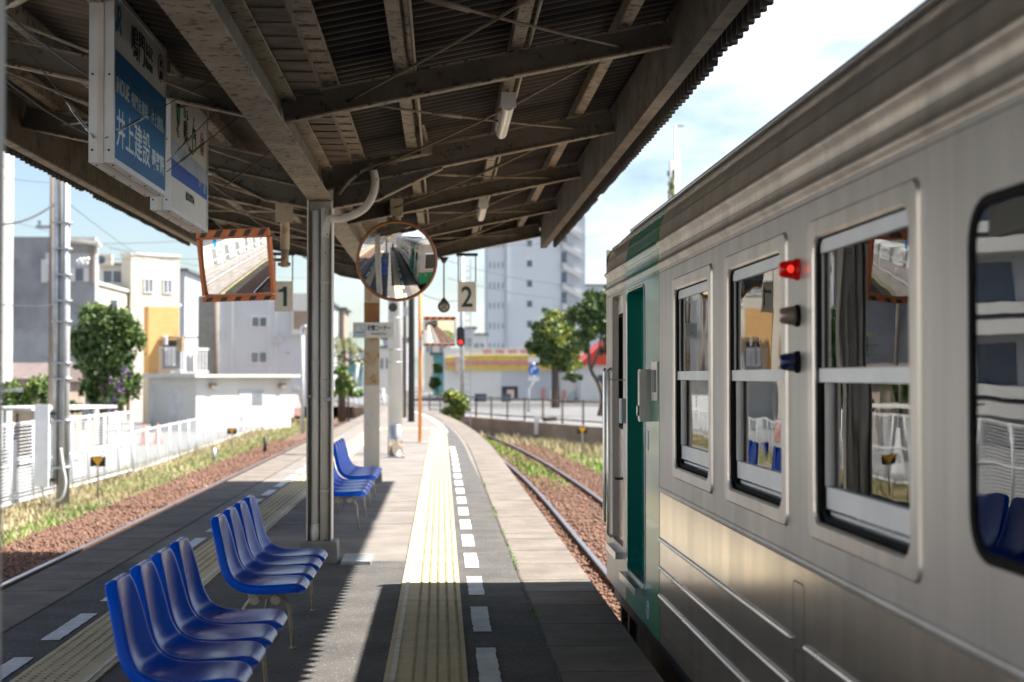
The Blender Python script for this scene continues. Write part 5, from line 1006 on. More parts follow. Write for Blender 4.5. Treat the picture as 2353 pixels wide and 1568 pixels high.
Y = 90.; building('cream_tower_house', px2x(300, Y), Y, pz(588, Y), R(52), 1.2, 3.1, 'wall_cream', 'tall cream house block with two narrow windows above the orange front', winB=((.8, 1.4, pz(690, Y) + .4, pz(640, Y)), (2.0, 2.6, pz(690, Y) + .4, pz(640, Y))), cap=(.06, .14, 'roof_slab'))
def prt(t, H):
    z = lambda py: pz(py, 84.) + 1.1
    b = MB(); b.box((1.0, .8, z(858)), (2.26, 2.4, z(852))); [b.box((2.2, .8 + k * .18, z(852)), (2.24, .86 + k * .18, z(805))) for k in range(9)]; b.box((2.19, .78, z(806)), (2.26, 2.4, z(801))); build('balcony', b, 'white_metal', t)
    build('lower_wall', MB().box((-.62, -.03, 0), (.035, 1.78, z(857))), 'wall_cream', t)
    build('awning', MB().box((.05, .6, z(778)), (1.5, 2.3, z(775))), 'roof_dark', t); build('balcony_window', MB().box((.002, .8, z(848)), (.05, 1.9, z(785))), 'pane_dark', t)
Y = 84.; building('orange_house', px2x(341, Y), Y, pz(706, Y), R(55), .6, 1.75, 'wall_orange', 'orange fronted house with a small laundry balcony beside the round tree', parts=prt)
for k, (px_, py_, w_, h_, mm, lab) in enumerate(((392, 820, .55, .9, 'cloth_white', 'large white sheet hanging on the balcony'), (415, 790, .4, .8, 'cloth_tan', 'tan blanket hanging on the balcony'), (440, 835, .5, .9, 'cloth_white', 'white towel hanging at the right end of the balcony'), (380, 782, .25, .5, 'cloth_white', 'small white shirt hanging under the balcony awning'))):
    c = at(px_, py_, 81.); m = MB(); n = 8; vs = []
    for i in range(n + 1): x = c.x + w_ * (i / n - .5); yy = 81 + .05 * math.sin(i * 1.9); vs += [(x, yy, c.z - h_ / 2), (x, yy, c.z + h_ / 2), (x, yy + .03, c.z - h_ / 2), (x, yy + .03, c.z + h_ / 2)]
    m.add(vs, [f for i in range(n) for f in ((4 * i, 4 * i + 4, 4 * i + 5, 4 * i + 1), (4 * i + 2, 4 * i + 3, 4 * i + 7, 4 * i + 6))]); single('laundry', m, mm, lab, 'laundry')
Y = 83.; c0, c1 = at(366, 858, Y), at(446, 800, Y)
t = thing('laundry_balcony', (c0.x, Y, c0.z), 'white railed balcony with hanging laundry on the orange fronted house', 'balcony'); m = MB(); m.box((c0.x, Y, c0.z - .1), (c1.x, Y + 1.2, c0.z)); build('deck', m, 'wall_white', t, w=True); m = MB(); m.box((c0.x, Y, c1.z), (c1.x, Y + .05, c1.z + .06))
for k in range(14): m.box((c0.x + k * (c1.x - c0.x) / 13.2, Y, c0.z), (c0.x + k * (c1.x - c0.x) / 13.2 + .04, Y + .04, c1.z))
build('railing', m, 'white_metal', t, w=True)
# apartment block out of frame on the left (sliver visible at the edge, mirrored in the train windows)
def prt(t, H):
    for k in range(4):
        z = 1.6 + k * 2.9
        build('balcony_recess', MB().box((-14.6, -.03, z + .6), (-.9, -.002, z + 2.3)), 'wall_grey', t); build('balcony', MB().box((-14.8, -1.1, z - .5), (-.8, -.031, z + .6)), 'wall_white', t); build('balcony_slot', MB().box((-14, -1.12, z + .05), (-1.2, -1.101, z + .2)), 'pane_dark', t)
        for j in range(6): build('window', MB().box((-3.4 - j * 2.2, -.07, z + .62), (-1.9 - j * 2.2, -.031, z + 2.1)), 'pane_blue', t)

building('white_apartment_block', px2x(29, 56), 56, 11.5, R(-40), 15, 8, 'wall_white', 'bright white apartment block, only its narrow edge seen at the far left', parts=prt)
for (px_, py_, Y_, lab) in ((262, 700, 81.9, 'small grey vent box high on the long cream wall'), (505, 770, 94.6, 'grey meter box on the apartment wall beside the brown pole'), (640, 780, 94.6, 'small pipe bracket box on the blue grey apartment wall')):
    c = at(px_, py_, Y_); single('wall_box', MB().cbox(c, (.35, .2, .45)), 'galv', lab, 'box')
# utility building
Y = 72.; x0 = px2x(451, Y)
def prt(t, H):
    build('roof_slab', MB().box((-3.3, -.45, H + .002), (.45, 6.4, H + .13)), 'roof_slab', t); build('side_door', MB().box((-1.75, -.03, .05), (-.85, -.002, 2.0)), 'frame_white', t); build('louvre_door', MB().box((.002, 2.6, .15), (.04, 4.2, 1.95)), 'wall_grey', t)
    l = MB(); [l.box((.041, 3.4, 1.2 + k * .08), (.06, 4.1, 1.23 + k * .08)) for k in range(8)]; build('louvre', l, 'roof_dark', t)
    for yy in (.9, 5.3): m = MB(); m.cbox((.12, yy, 2.15), (.22, .3, .22)); build('wall_lamp', m, 'wall_brown', t)
building('utility_building', x0, Y, 1.42, R(40), 3.1, 6.0, 'wall_white', 'small white utility building with flat roof slab and louvred door', parts=prt)
# grey blue apartment wall
Y = 95.; x0 = px2x(712, Y)
def prt(t, H):
    f = lambda px: px2x(px, Y) - x0; z = lambda py: pz(py, Y) + 1.1
    build('ribbed_wall', MB().box((f(455), -.06, 0), (f(492), -.002, z(682))), 'wall_ribbed', t); build('pilaster', MB().box((f(493), -.12, 0), (f(503), -.002, z(678))), 'wall_white', t)
    for px_ in (532, 618, 633): build('joint_strip', MB().box((f(px_), -.03, 0), (f(px_) + .06, -.002, z(680))), 'wall_white', t)
    build('entrance_bay', MB().box((f(672), -.4, z(770)), (f(715), -.002, z(676))), 'wall_white', t); build('recess', MB().box((f(676), -.42, z(758)), (f(715), -.402, z(716))), 'wall_brown', t)
def W(a, b, c_, d): return (x0 - px2x(b, Y), x0 - px2x(a, Y), pz(d, Y), pz(c_, Y))
building('grey_apartments', x0, Y, pz(690, Y), 0, x0 - px2x(456, Y), 10, 'wall_grey', 'plain blue grey apartment block with few windows behind the striped mirror', winA=(W(577, 615, 728, 754) + ('pane_blue',), W(575, 615, 808, 836) + ('pane',), W(655, 669, 808, 816) + ('pane_blue', 1), W(676, 688, 890, 896) + ('pane_blue', 1)), parts=prt)
# low tiled house left, bicycle shelter
Y = 62.; x0 = px2x(116, Y)
t = thing('tiled_house', (x0, Y, -1.1), 'low house with brown tiled roof left of the poles', 'building'); m = MB(); m.box((-6, 0, 0), (0, 6, 2.4)); build('wall', m, 'wall_brown', t)
zt = pz(833, Y) + 1.1; ze = pz(870, Y) + 1.1; m = MB(); m.add([(-6.5, -.6, ze), (.3, -.6, ze), (.3, 3, zt), (-6.5, 3, zt), (-6.5, 6.6, ze), (.3, 6.6, ze), (-6.5, -.6, ze - .12), (.3, -.6, ze - .12), (-6.5, 6.6, ze - .12), (.3, 6.6, ze - .12)], [(0, 1, 2, 3), (3, 2, 5, 4), (6, 7, 1, 0), (8, 4, 5, 9), (6, 0, 3, 4, 8), (7, 9, 5, 2, 1), (6, 8, 9, 7)]); build('roof', m, 'roof_tile', t)
t = thing('cycle_shelter', (-12, 44, -1.06), 'low flat roofed shelter behind the tall white fence', 'shelter'); a, b = at(0, 940, 43), at(201, 934, 47); m = MB(); m.bar(a, b, 2., .08); build('roof', m, 'roof_slab', t, w=True)
for s in (.05, .35, .65, .95): c = a.lerp(b, s); m = MB(); m.box((c.x - .04, c.y - .04, -1.06), (c.x + .04, c.y + .04, c.z - .04)); build('post', m, 'galv', t, w=True)
m = MB(); m.bar(a + Vector((0, 1, -.9)), b + Vector((0, 1, -.9)), .05, .9); build('back_panel', m, 'wall_brown', t, w=True)
single('white_ledge', MB().bar(at(5, 897, 50), at(60, 897, 50), .6, .12), 'roof_slab', 'short white ledge among the green bushes at the far left', 'ledge')
# middle distance small houses
for (pxl, pxr, pyt, Y, mm, lab, wn_) in ((411, 424, 625, 120, 'wall_grey', 'narrow grey block rising right of the cream houses', 0), (424, 456, 735, 130, 'wall_brown', 'small brown grey house between the laundry balcony and the grey apartments', 2), (778, 790, 712, 150, 'wall_brown', 'dark reddish house just right of the central column', 0), (786, 850, 806, 210, 'wall_grey', 'long low grey building far beyond the left track', 3), (880, 935, 780, 190, 'wall_grey', 'grey building far beyond the end of the platform', 2), (975, 1035, 765, 170, 'wall_cream', 'pale cream house behind the small distant mirror', 2), (1062, 1090, 755, 180, 'wall_grey', 'pale grey house right of the railway signal', 2), (1090, 1118, 770, 200, 'wall_white', 'white house left of the tall apartment block', 2), (995, 1040, 815, 140, 'wall_teal', 'low teal roofed building behind the orange pole', 0), (1030, 1055, 828, 126, 'wall_brown', 'small brown walled building left of the striped shop', 0), (1345, 1400, 655, 260, 'wall_grey', 'distant pale block right of the tall apartment block', 3), (870, 905, 800, 160, 'wall_white', 'white low house behind the pale concrete pole', 2), (800, 835, 830, 130, 'wall_teal', 'low bluish shed far along the left track', 1), (725, 760, 700, 140, 'wall_grey', 'house mostly hidden behind the central column', 0)):
    x1 = px2x(pxr, Y); x0 = px2x(pxl, Y); H = pz(pyt, Y); wins = []
    for j in range(wn_): u = (x1 - x0) * (j + .3) / max(1, wn_); wins.append((u, u + (x1 - x0) * .3 / max(1, wn_) + .4, H - 2.2, H - 1.0))
    building('far_house', x1, Y, H, 0, x1 - x0, 8, mm, lab, winA=wins, cap=(.3, .2, 'roof_dark'))
# tall apartment block
Y = 225.; x0 = px2x(1345, Y); zt = pz(495, Y); fl = 46.6
wA = []
def W(a, b, c_, d, p_='pane', n=1): return (x0 - px2x(b, Y), x0 - px2x(a, Y), pz(d, Y), pz(c_, Y), p_, n)
for k in range(6):
    y = 550 + k * fl + 0
    for px_ in (1124, 1133.5, 1143, 1153): wA.append(W(px_, px_ + 4.5, y + 5, y + 21, 'pane_blue'))
    wA.append(W(1210, 1224, y + 0, y + 17, 'pane_blue'))
def prt(t, H):
    f = lambda px: px2x(px, Y) - x0; z = lambda py: pz(py, Y) + 1.1
    build('drain_strip', MB().box((f(1162), -.3, 0), (f(1166), -.002, H)), 'wall_grey', t); build('stair_recess', MB().box((f(1289), -.06, 0), (f(1345), -.002, H)), 'wall_grey', t)
    for k in range(8):
        y = 510 + k * fl; s = MB(); s.add([(f(1292), -.9, z(y)), (f(1335), -.9, z(y + 26)), (f(1335), -.9, z(y + 38)), (f(1292), -.9, z(y + 13)), (f(1292), -.1, z(y)), (f(1335), -.1, z(y + 26)), (f(1335), -.1, z(y + 38)), (f(1292), -.1, z(y + 13))], [(0, 1, 2, 3), (7, 6, 5, 4), (0, 4, 5, 1), (3, 2, 6, 7)]); build('stair_flight', s, 'wall_white', t); build('landing_gap', MB().box((f(1290), -.12, z(y + 46)), (f(1302), -.061, z(y + 22))), 'pane_blue', t)
building('apartment_tower', x0, Y, zt, 0, x0 - px2x(1120, Y), 14, 'wall_tower', 'tall pale blue grey apartment block with zigzag stair and small windows', winA=wA, parts=prt)
# striped shop
Y = 112.; x0 = px2x(1400, Y)
def prt(t, H):
    f = lambda px: px2x(px, Y) - x0; z = lambda py: pz(py, Y) + .4
    for a0, a1, mm in ((818, 829, 'stripe_yellow'), (829, 840, 'stripe_pink'), (840, 850, 'stripe_yellow')): build('stripe', MB().box((f(1066), -.25, z(a1)), (f(1345), -.002, z(a0) - .004)), mm, t)
    for a0, a1, mm in ((822, 833, 'stripe_yellow'), (833, 842, 'stripe_pink'), (842, 850, 'stripe_yellow')): build('stripe', MB().box((f(1024), -.25, z(a1)), (f(1046), -.002, z(a0) - .004)), mm, t)
    build('sign_box', MB().box((f(1046), -.35, z(857)), (f(1065), -.002, z(820))), 'wall_pink', t); build('open_bay', MB().box((f(1152), -.02, z(918)), (f(1290), -.002, z(855))), 'wall_grey', t); build('dark_doorway', MB().box((f(1153), -.05, z(918)), (f(1190), -.021, z(888))), 'pane_dark', t)
    g_ = MB(); 
    for k in range(4): 
        a = 1110 + k * 29
        for j in range(5): g_.box((f(a + j * 4.2), -.06, z(813)), (f(a + j * 4.2 + 3), -.03, z(803)))
    build('faded_letters', g_, 'letter_pink', t); build('fascia', MB().box((f(1092), -.028, z(817)), (f(1345), -.002, z(799))), 'wall_white', t)
    for px_, w_, h_, mm in ((1165, 16, 22, 'wall_pink'), (1262, 18, 22, 'wall_white'), (1244, 8, 26, 'stripe_pink'), (1292, 8, 20, 'stripe_pink')): build('goods_panel', MB().box((f(px_), -.09, z(918)), (f(px_ + w_), -.055, z(918 - h_))), mm, t)
building('striped_shop', x0, Y, pz(800, Y), 0, x0 - px2x(1020, Y), 14, 'wall_white', 'white shop with yellow and pink stripes along its top and a dark open bay', zb=-.4, parts=prt)
Y = 104.; t = thing('red_roofed_shop', (px2x(1400, Y), Y, -.32), 'shop with a large red sloping roof behind the right hand tree', 'building'); f = lambda px: px2x(px, Y) - px2x(1400, Y); z = lambda py: pz(py, Y) + .32
m = MB(); m.box((f(1335), .2, 0), (f(1460), 6, z(838))); build('wall', m, 'wall_white', t); m = MB(); m.add([(f(1330), -.2, z(838)), (f(1470), -.2, z(838)), (f(1470), -.2, z(782)), (f(1392), -.2, z(782)), (f(1330), 6, z(838)), (f(1470), 6, z(838)), (f(1470), 6, z(782)), (f(1392), 6, z(782))], [(0, 1, 2, 3), (7, 6, 5, 4), (0, 4, 5, 1), (0, 3, 7, 4), (3, 2, 6, 7), (1, 5, 6, 2)]); build('roof', m, 'red_roof', t); build('window', MB().box((f(1375), .15, z(890)), (f(1396), .198, z(862))), 'pane_blue', t)
# cars
def car(px_, pyb, Y, mm, label, rz=0., L=3.9, zb=-1.06):
    c = at(px_, pyb, Y); t = thing('parked_car', (c.x, Y, zb), label, 'car', 'parked cars', rz); pr = [(-L / 2, .25), (-L / 2, .75), (-L * .46, .88), (-L * .40, 1.0), (-L * .30, 1.45), (L * .12, 1.5), (L * .28, 1.0), (L * .46, .85), (L / 2, .7), (L / 2, .25)]
    n = len(pr); m = MB(); m.add([(x, -.78, z) for x, z in pr] + [(x, .78, z) for x, z in pr], [tuple(range(n)), tuple(reversed(range(n, 2 * n)))] + [(i, (i + 1) % n, n + (i + 1) % n, n + i) for i in range(n)]); build('body', m, mm, t)
    m = MB()
    for s in (-.785, .785): m.add([(-L * .37, s, 1.02), (-L * .29, s, 1.38), (L * .10, s, 1.42), (L * .24, s, 1.02)], [(0, 1, 2, 3)])
    build('window', m, 'pane_dark', t)
    for x in (-L * .31, L * .31):
        for s in (-.82, .62): m = MB(); m.tube([(x, s, .3), (x, s + .2, .3)], .3, 16); build('wheel', m, 'tyre', t)
car(618, 950, 88, 'car_white', 'small white car parked beyond the utility building', R(115)); car(642, 950, 92, 'car_pink', 'pinkish car parked beside the white one', R(110)); car(1372, 925, 108, 'car_white', 'pale car on the road below the red roofed shop', 0, 4.2, -.5)
for pxa, pxb, lab in ((1091, 1118, 'low dark blue board left of the striped shop opening'), (1152, 1174, 'low dark blue board just inside the striped shop opening')):
    a, b = at(pxa, 924, 104), at(pxb, 905, 104); single('low_board', MB().box((a.x, 104, a.z), (b.x, 104.2, b.z)), 'car_blue', lab, 'board')
# traffic cones
for px_, pyb, Y, lab in ((332, 1015, 58, 'taller orange traffic cone behind the low fence, the left one'), (363, 1010, 59, 'orange traffic cone behind the low fence, the right one')):
    c = at(px_, pyb, Y); t = thing('traffic_cone', (c.x, Y, -1.06), lab, 'cone', 'orange traffic cones'); build('cone', MB().tube([(0, 0, .03), (0, 0, .75)], [.16, .03], 14), 'cone_orange', t); build('base', MB().box((-.2, -.2, 0), (.2, .2, .03)), 'cone_orange', t)
# far crossing posts, street things
for k, (a, b, lab) in enumerate((((812, 905, 120), (823, 835, 120), 'left white slanting pole far beyond the left track'), ((830, 905, 116), (841, 822, 116), 'right white slanting pole far beyond the left track'))): single('white_stay_pole', MB().tube([at(*a), at(*b)], .12, 8), 'pole_white', lab, 'pole')
# radio mast and ivy covered pole behind the train
c = at(1552, 465, 60); t = thing('radio_mast', (c.x, 60, -.3), 'thin pale mast with short cross arm rising behind the train roof', 'mast'); zt = pz(283, 60); m = MB(); m.tube([(c.x, 60, -.3), (c.x, 60, zt)], .045, 8); m.tube([(c.x + .16, 60, -.3), (c.x + .16, 60, zt - .9)], .02, 6)
for k in range(8): m.box((c.x, 59.98, zt - 1 - k * .5), (c.x + .16, 60.02, zt - .98 - k * .5))
m.box((c.x - .05, 59.97, zt - .06), (c.x + .34, 60.03, zt)); build('mast_tube', m, 'galv', t, w=True)

# ------------------------------------------------------------------ trees and plants
def leaves(name, clumps, n, size, mm, parent=None, flat=.7):
    """clumps: (x,y,z,rx,ry,rz) in world coordinates"""
    wts = np.array([c[3] * c[4] * c[5] for c in clumps]) ** .67; wts /= wts.sum(); P = []; 
    for c, w_ in zip(clumps, wts):
        k = max(40, int(n * w_)); nsub = max(6, k // 60); d = RNG.normal(size=(nsub, 3)); d /= np.linalg.norm(d, axis=1)[:, None]; sc_ = RNG.uniform(.45, .95, (nsub, 1)); sub = d * sc_
        idx = RNG.integers(0, nsub, k); q = sub[idx] + RNG.normal(size=(k, 3)) * .19; P.append(q * np.array(c[3:6]) + np.array(c[:3]))
    P = np.concatenate(P); K = len(P); a = RNG.normal(size=(K, 3)); a /= np.linalg.norm(a, axis=1)[:, None]; b = np.cross(a, RNG.normal(size=(K, 3))); b /= np.linalg.norm(b, axis=1)[:, None]; s = size * RNG.uniform(.6, 1.3, (K, 1))
    V = np.stack([P - a * s * .5, P + b * s * .32, P + a * s * .5, P - b * s * .32], 1).reshape(-1, 3)
    off = np.array(world_loc(parent)) if parent else 0; return link(name, fastmesh(name, V - off, np.arange(4 * K).reshape(-1, 4), mm), parent)
def tree(px_, Y, zb, trunk, blobs, n, size, mm, label, r0=.14, extra=None, name='tree'):
    """trunk: list of limbs, each a list of (px,py); blobs: (px,py,rx_px,ry_px)"""
    c = at(px_, 900, Y); t = thing(name, (c.x, Y, zb), label, 'tree'); m = MB()
    for j, L in enumerate(trunk):
        pts = [at(a, b, Y + (0 if j == 0 else random.uniform(-.6, .6)) * (i / len(L))) for i, (a, b) in enumerate(L)]; r = r0 * (1 if j == 0 else .55)
        if j == 0: pts[0].z = zb
        m.tube(smooth_path(pts, 4), [max(.02, r * (1 - .6 * i / (4 * (len(pts) - 1)))) for i in range(4 * (len(pts) - 1) + 1)], 9)
    build('trunk', m, 'bark', t, w=True); s = Y / FP
    cl = []
    for (a, b, rx, ry) in blobs: c = at(a, b, Y + random.uniform(-.5, .5) * rx * s); cl.append((c.x, c.y, c.z, rx * s, rx * s * .9, ry * s))
    for k in range(len(cl) * 2): c_ = random.choice(cl[:len(blobs)]); a_ = random.random() * 6.28; q_ = random.uniform(.16, .3); cl.append((c_[0] + math.cos(a_) * c_[3] * 1.02, c_[1] + random.uniform(-.5, .5) * c_[4], c_[2] + math.sin(a_) * c_[5] * 1.02, c_[3] * q_, c_[4] * q_, c_[5] * q_))
    leaves('crown', cl, n, size, mm, t)
    if extra: extra(t, cl)
    return t
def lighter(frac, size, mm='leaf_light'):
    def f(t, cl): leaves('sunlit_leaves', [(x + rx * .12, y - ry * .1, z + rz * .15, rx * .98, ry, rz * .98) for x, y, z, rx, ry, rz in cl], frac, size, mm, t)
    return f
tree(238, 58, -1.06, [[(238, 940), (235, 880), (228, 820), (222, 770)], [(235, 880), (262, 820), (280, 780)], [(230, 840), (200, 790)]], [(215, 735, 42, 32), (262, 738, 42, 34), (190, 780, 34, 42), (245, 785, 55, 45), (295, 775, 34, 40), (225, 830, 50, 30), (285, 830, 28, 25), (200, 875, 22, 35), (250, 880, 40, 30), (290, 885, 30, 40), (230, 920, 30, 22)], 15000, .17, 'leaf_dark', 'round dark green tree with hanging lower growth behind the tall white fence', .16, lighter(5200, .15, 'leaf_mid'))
def fl(t, cl): leaves('flowers', [(x, y - .4, z, rx, ry, rz) for x, y, z, rx, ry, rz in cl], 130, .10, 'flower_purple', t)['kind'] = 'stuff'
tree(275, 55, -1.06, [[(275, 960), (278, 920), (280, 880)]], [(272, 905, 20, 40), (288, 860, 14, 26), (255, 925, 24, 18)], 1800, .13, 'leaf_mid', 'climbing shrub with purple flowers below the round tree', .05, fl, 'flowering_shrub')
for (px_, Y, bl, n, mm, lab) in ((40, 50, [(25, 905, 26, 26), (65, 900, 24, 30), (95, 895, 20, 34), (40, 925, 30, 18)], 4200, 'leaf_mid', 'bright green bushes at the far left before the tiled house'), (600, 80, [(598, 905, 12, 22), (606, 925, 16, 16)], 1500, 'leaf_mid', 'green bush at the right corner of the utility building'), (150, 52, [(110, 905, 22, 30), (170, 935, 20, 14)], 1800, 'leaf_dark', 'dark green hedge behind the poles')):
    c = at(px_, 950, Y); t = thing('bush', (c.x, Y, -1.06), lab, 'bush'); s = Y / FP; leaves('foliage', [(at(a, b, Y).x, Y, at(a, b, Y).z, rx * s, rx * s, ry * s) for a, b, rx, ry in bl], n, .14, mm, t); build('stem', MB().tube([(c.x, Y, -1.06), (c.x, Y, .3)], .04, 6), 'bark', t, w=True)
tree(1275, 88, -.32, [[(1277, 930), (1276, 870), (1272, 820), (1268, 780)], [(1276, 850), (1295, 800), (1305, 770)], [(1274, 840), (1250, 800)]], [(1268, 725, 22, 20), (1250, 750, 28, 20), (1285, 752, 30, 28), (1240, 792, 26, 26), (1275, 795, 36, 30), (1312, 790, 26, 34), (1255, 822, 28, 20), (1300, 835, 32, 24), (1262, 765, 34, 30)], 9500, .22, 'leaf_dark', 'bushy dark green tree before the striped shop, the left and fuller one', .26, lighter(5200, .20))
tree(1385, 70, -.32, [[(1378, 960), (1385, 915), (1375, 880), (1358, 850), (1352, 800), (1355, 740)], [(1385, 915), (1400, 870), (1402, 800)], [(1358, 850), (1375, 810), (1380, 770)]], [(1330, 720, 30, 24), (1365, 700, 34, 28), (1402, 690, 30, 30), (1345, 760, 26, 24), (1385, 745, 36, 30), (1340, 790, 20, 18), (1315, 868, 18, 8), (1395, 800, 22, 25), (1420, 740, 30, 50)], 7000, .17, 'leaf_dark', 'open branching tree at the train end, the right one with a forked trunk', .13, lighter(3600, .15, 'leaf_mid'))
tree(1042, 62, -1.06, [[(1045, 972), (1042, 940), (1038, 915)]], [(1038, 912, 20, 14), (1052, 925, 20, 18), (1030, 945, 16, 12), (1065, 945, 14, 10), (1048, 955, 14, 14)], 2600, .15, 'leaf_mid', 'small green shrub at the foot of the railway signal', .06, lighter(900, .14), 'shrub')
# palm
c = at(786, 790, 85); t = thing('palm_tree', (c.x, 85, -1.06), 'palm tree with drooping dull fronds just right of the central column', 'tree'); m = MB(); m.tube([(c.x, 85, -1.06), (c.x, 85, c.z)], .22, 10); build('trunk', m, 'bark', t, w=True); m = MB()
for k in range(46):
    a = random.random() * 6.28; e = random.uniform(-.3, 1.3); L = random.uniform(1.0, 1.5); p0 = Vector((c.x, 85, c.z)); pts = []
    for i in range(6): s = i / 5; r_ = L * s * math.cos(e) + .1; pts.append(p0 + Vector((math.cos(a) * r_, math.sin(a) * r_, L * s * math.sin(e) - 1.1 * s * s)))
    sd = Vector((-math.sin(a), math.cos(a), 0)) * .12
    for i in range(5):
        for s2 in (-1, 1):
            for q in (0, .5): b_ = pts[i].lerp(pts[i + 1], q); m.add([b_, pts[i].lerp(pts[i + 1], min(1, q + .3)), b_ + sd * s2 * 2.2 + Vector((0, 0, -.18))], [(0, 1, 2)])
build('fronds', m, 'leaf_palm', t, w=True)
for (px_, Y, bl, lab) in ((800, 80, [(785, 850, 18, 16), (790, 880, 20, 22), (805, 895, 20, 14), (820, 905, 16, 10), (778, 905, 20, 16)], 'green bushes along the left track beneath the palm'), (895, 150, [(900, 935, 14, 10), (870, 930, 16, 9)], 'small green shrubs beyond the end of the platform'), (1005, 125, [(1005, 850, 12, 16), (998, 880, 12, 16)], 'bushes between the orange pole and the striped shop'), (1470, 95, [(1430, 880, 30, 40), (1470, 870, 30, 40)], 'hedge behind the train end')):
    c = at(px_, 950, Y); t = thing('bush', (c.x, Y, -1.06), lab, 'bush'); s = Y / FP; leaves('foliage', [(at(a, b, Y).x, Y, at(a, b, Y).z, rx * s, rx * s, ry * s) for a, b, rx, ry in bl], 1500, .25, 'leaf_mid', t); build('stem', MB().tube([(c.x, Y, -1.06), (c.x, Y, .5)], .06, 6), 'bark', t, w=True)
# ivy covered post behind the train
Y = 62.; c = at(1543, 460, Y); t = thing('ivy_covered_pole', (c.x, Y, -.3), 'pole wrapped in green and yellow ivy rising behind the train roof', 'pole'); build('shaft', MB().tube([(c.x, Y, -.3), (c.x, Y, pz(366, Y))], .10, 10), 'pole_concrete', t, w=True); s = Y / FP
leaves('ivy', [(c.x, Y, pz(p_, Y), 7 * s, 7 * s, 16 * s) for p_ in (395, 420, 445, 470)], 1500, .11, 'leaf_mid', t); leaves('yellow_ivy', [(c.x + .03, Y - .1, pz(430, Y), 5 * s, 5 * s, 24 * s)], 380, .10, 'leaf_light', t)

m = MB(); m.add([(-10.9, -14, -1.04), (-7.1, -14, -1.04), (-7.1, 11.5, -1.04), (-10.9, 12, -1.04)], [(0, 1, 2, 3)]); struct('service_path', m, 'paving_concrete')
# ------------------------------------------------------------------ what only the mirrors and windows see: left and behind
mesh_fence('mesh_fence', (-8.6, -14), (-8.5, 11.4), -1.0, .25, 13, 5, 'white chain fence with rails beside the air conditioners, seen in the orange bordered mirror', posts=.03, rail_r=.022, wire=.006, vert=.09, mid=False)
def prt(t, H):
    m = MB(); [m.box((.002, 1 + k * 5.4, .3), (.09, 1.4 + k * 5.4, H - .3)) for k in range(4)]; build('blue_pilaster', m, 'rail_blue', t)
    m = MB(); m.box((.002, .5, 2.5), (.5, 21.5, 2.62)); build('eave', m, 'wall_white', t)
building('trackside_building', -11.3, -12, 5.2, 0, 9, 22, 'wall_white', 'white building with blue pilasters beyond the left fence, seen in the orange bordered mirror', parts=prt)
for k in range(9):
    t = thing('air_conditioner', (-10.95, -9.8 + k * 1.9, -1.05), 'cream air conditioning unit standing in a line against the white trackside building', 'air conditioner', 'air conditioners along the building'); build('casing', MB().box((-.3, -.55, .1), (.3, .55, 1.4)), 'wall_white', t); build('fan_grille', MB().tube([(.301, .08, .75), (.31, .08, .75)], .45, 18), 'galv', t); build('fan_hub', MB().tube([(.311, .08, .75), (.316, .08, .75)], .17, 12), 'wall_white', t)
c = Vector((-1.2, -15, 0)); t = thing('yellow_notice', (-.6, -17, 0), 'yellow board on a white post behind the platform roof, seen in the round mirror', 'sign'); build('post', MB().tube([(0, 0, 0), (0, 0, 2.6)], .05, 8), 'pole_white', t); build('board', MB().box((-.9, -.02, 2.2), (.9, .02, 3.0)), 'yellow_board', t)
building('station_house', 5, -40, 5, 0, 18, 10, 'wall_cream', 'cream station house far behind the viewer, seen in the round mirror', cap=(.5, .3, 'roof_dark'))
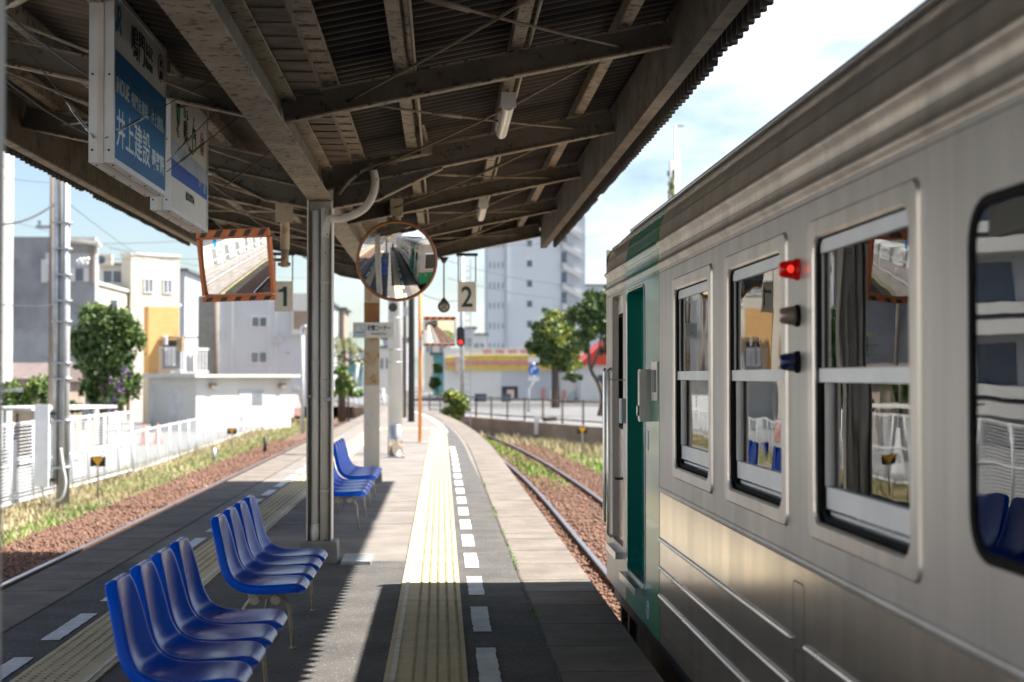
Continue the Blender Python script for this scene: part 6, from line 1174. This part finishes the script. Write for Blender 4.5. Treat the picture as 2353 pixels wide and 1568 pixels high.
# person with the camera, standing just behind the lens (seen in the round mirror)
def person(x, y, z0):
    t = bpy.data.objects.new('person', None)
    J = {'pelvis': (0, 0, .93), 'waist': (0, 0, 1.08), 'chest': (0, .0, 1.28), 'neck': (0, .01, 1.47), 'head': (0, .03, 1.56), 'crown': (0, .03, 1.70), 'sl': (-.17, 0, 1.40), 'sr': (.17, 0, 1.40), 'el': (-.24, .12, 1.20), 'er': (.24, .12, 1.20), 'wl': (-.09, .24, 1.38), 'wr': (.09, .24, 1.38), 'hl': (-.09, 0, .88), 'hr': (.09, 0, .88), 'kl': (-.11, .02, .48), 'kr': (.11, .02, .48), 'al': (-.12, -.01, .09), 'ar': (.12, -.01, .09), 'tl': (-.13, .14, .035), 'tr': (.13, .14, .035)}
    Rr = {'pelvis': .14, 'waist': .125, 'chest': .15, 'neck': .055, 'head': .085, 'crown': .075, 'sl': .06, 'sr': .06, 'el': .042, 'er': .042, 'wl': .03, 'wr': .03, 'hl': .09, 'hr': .09, 'kl': .058, 'kr': .058, 'al': .04, 'ar': .04, 'tl': .035, 'tr': .035}
    E = [('pelvis', 'waist'), ('waist', 'chest'), ('chest', 'neck'), ('neck', 'head'), ('head', 'crown'), ('chest', 'sl'), ('chest', 'sr'), ('sl', 'el'), ('sr', 'er'), ('el', 'wl'), ('er', 'wr'), ('pelvis', 'hl'), ('pelvis', 'hr'), ('hl', 'kl'), ('hr', 'kr'), ('kl', 'al'), ('kr', 'ar'), ('al', 'tl'), ('ar', 'tr')]
    ks = list(J); me = bpy.data.meshes.new('person'); me.from_pydata([J[k] for k in ks], [(ks.index(a), ks.index(b)) for a, b in E], []); o = bpy.data.objects.new('person', me); COL.objects.link(o)
    sk = o.modifiers.new('skin', 'SKIN'); 
    for i, k in enumerate(ks): me.skin_vertices[0].data[i].radius = (Rr[k], Rr[k] * (.75 if k in ('pelvis', 'waist', 'chest') else 1))
    me.skin_vertices[0].data[0].use_root = True; s = o.modifiers.new('smooth', 'SUBSURF'); s.levels = 1; s.render_levels = 1; me.materials.append(M['shirt']); o.location = (x, y, z0)
    tag(o, 'person in dark clothes with both hands raised to the face, seen in the round mirror', 'person'); return o
pe = person(.02, -.42, .004)
build('hair', MB().sphere((0, .02, 1.66), .10, 14, 10, 1.05), 'hair', pe)
# something tall close to the lens on the left edge: the near column's drain pipe
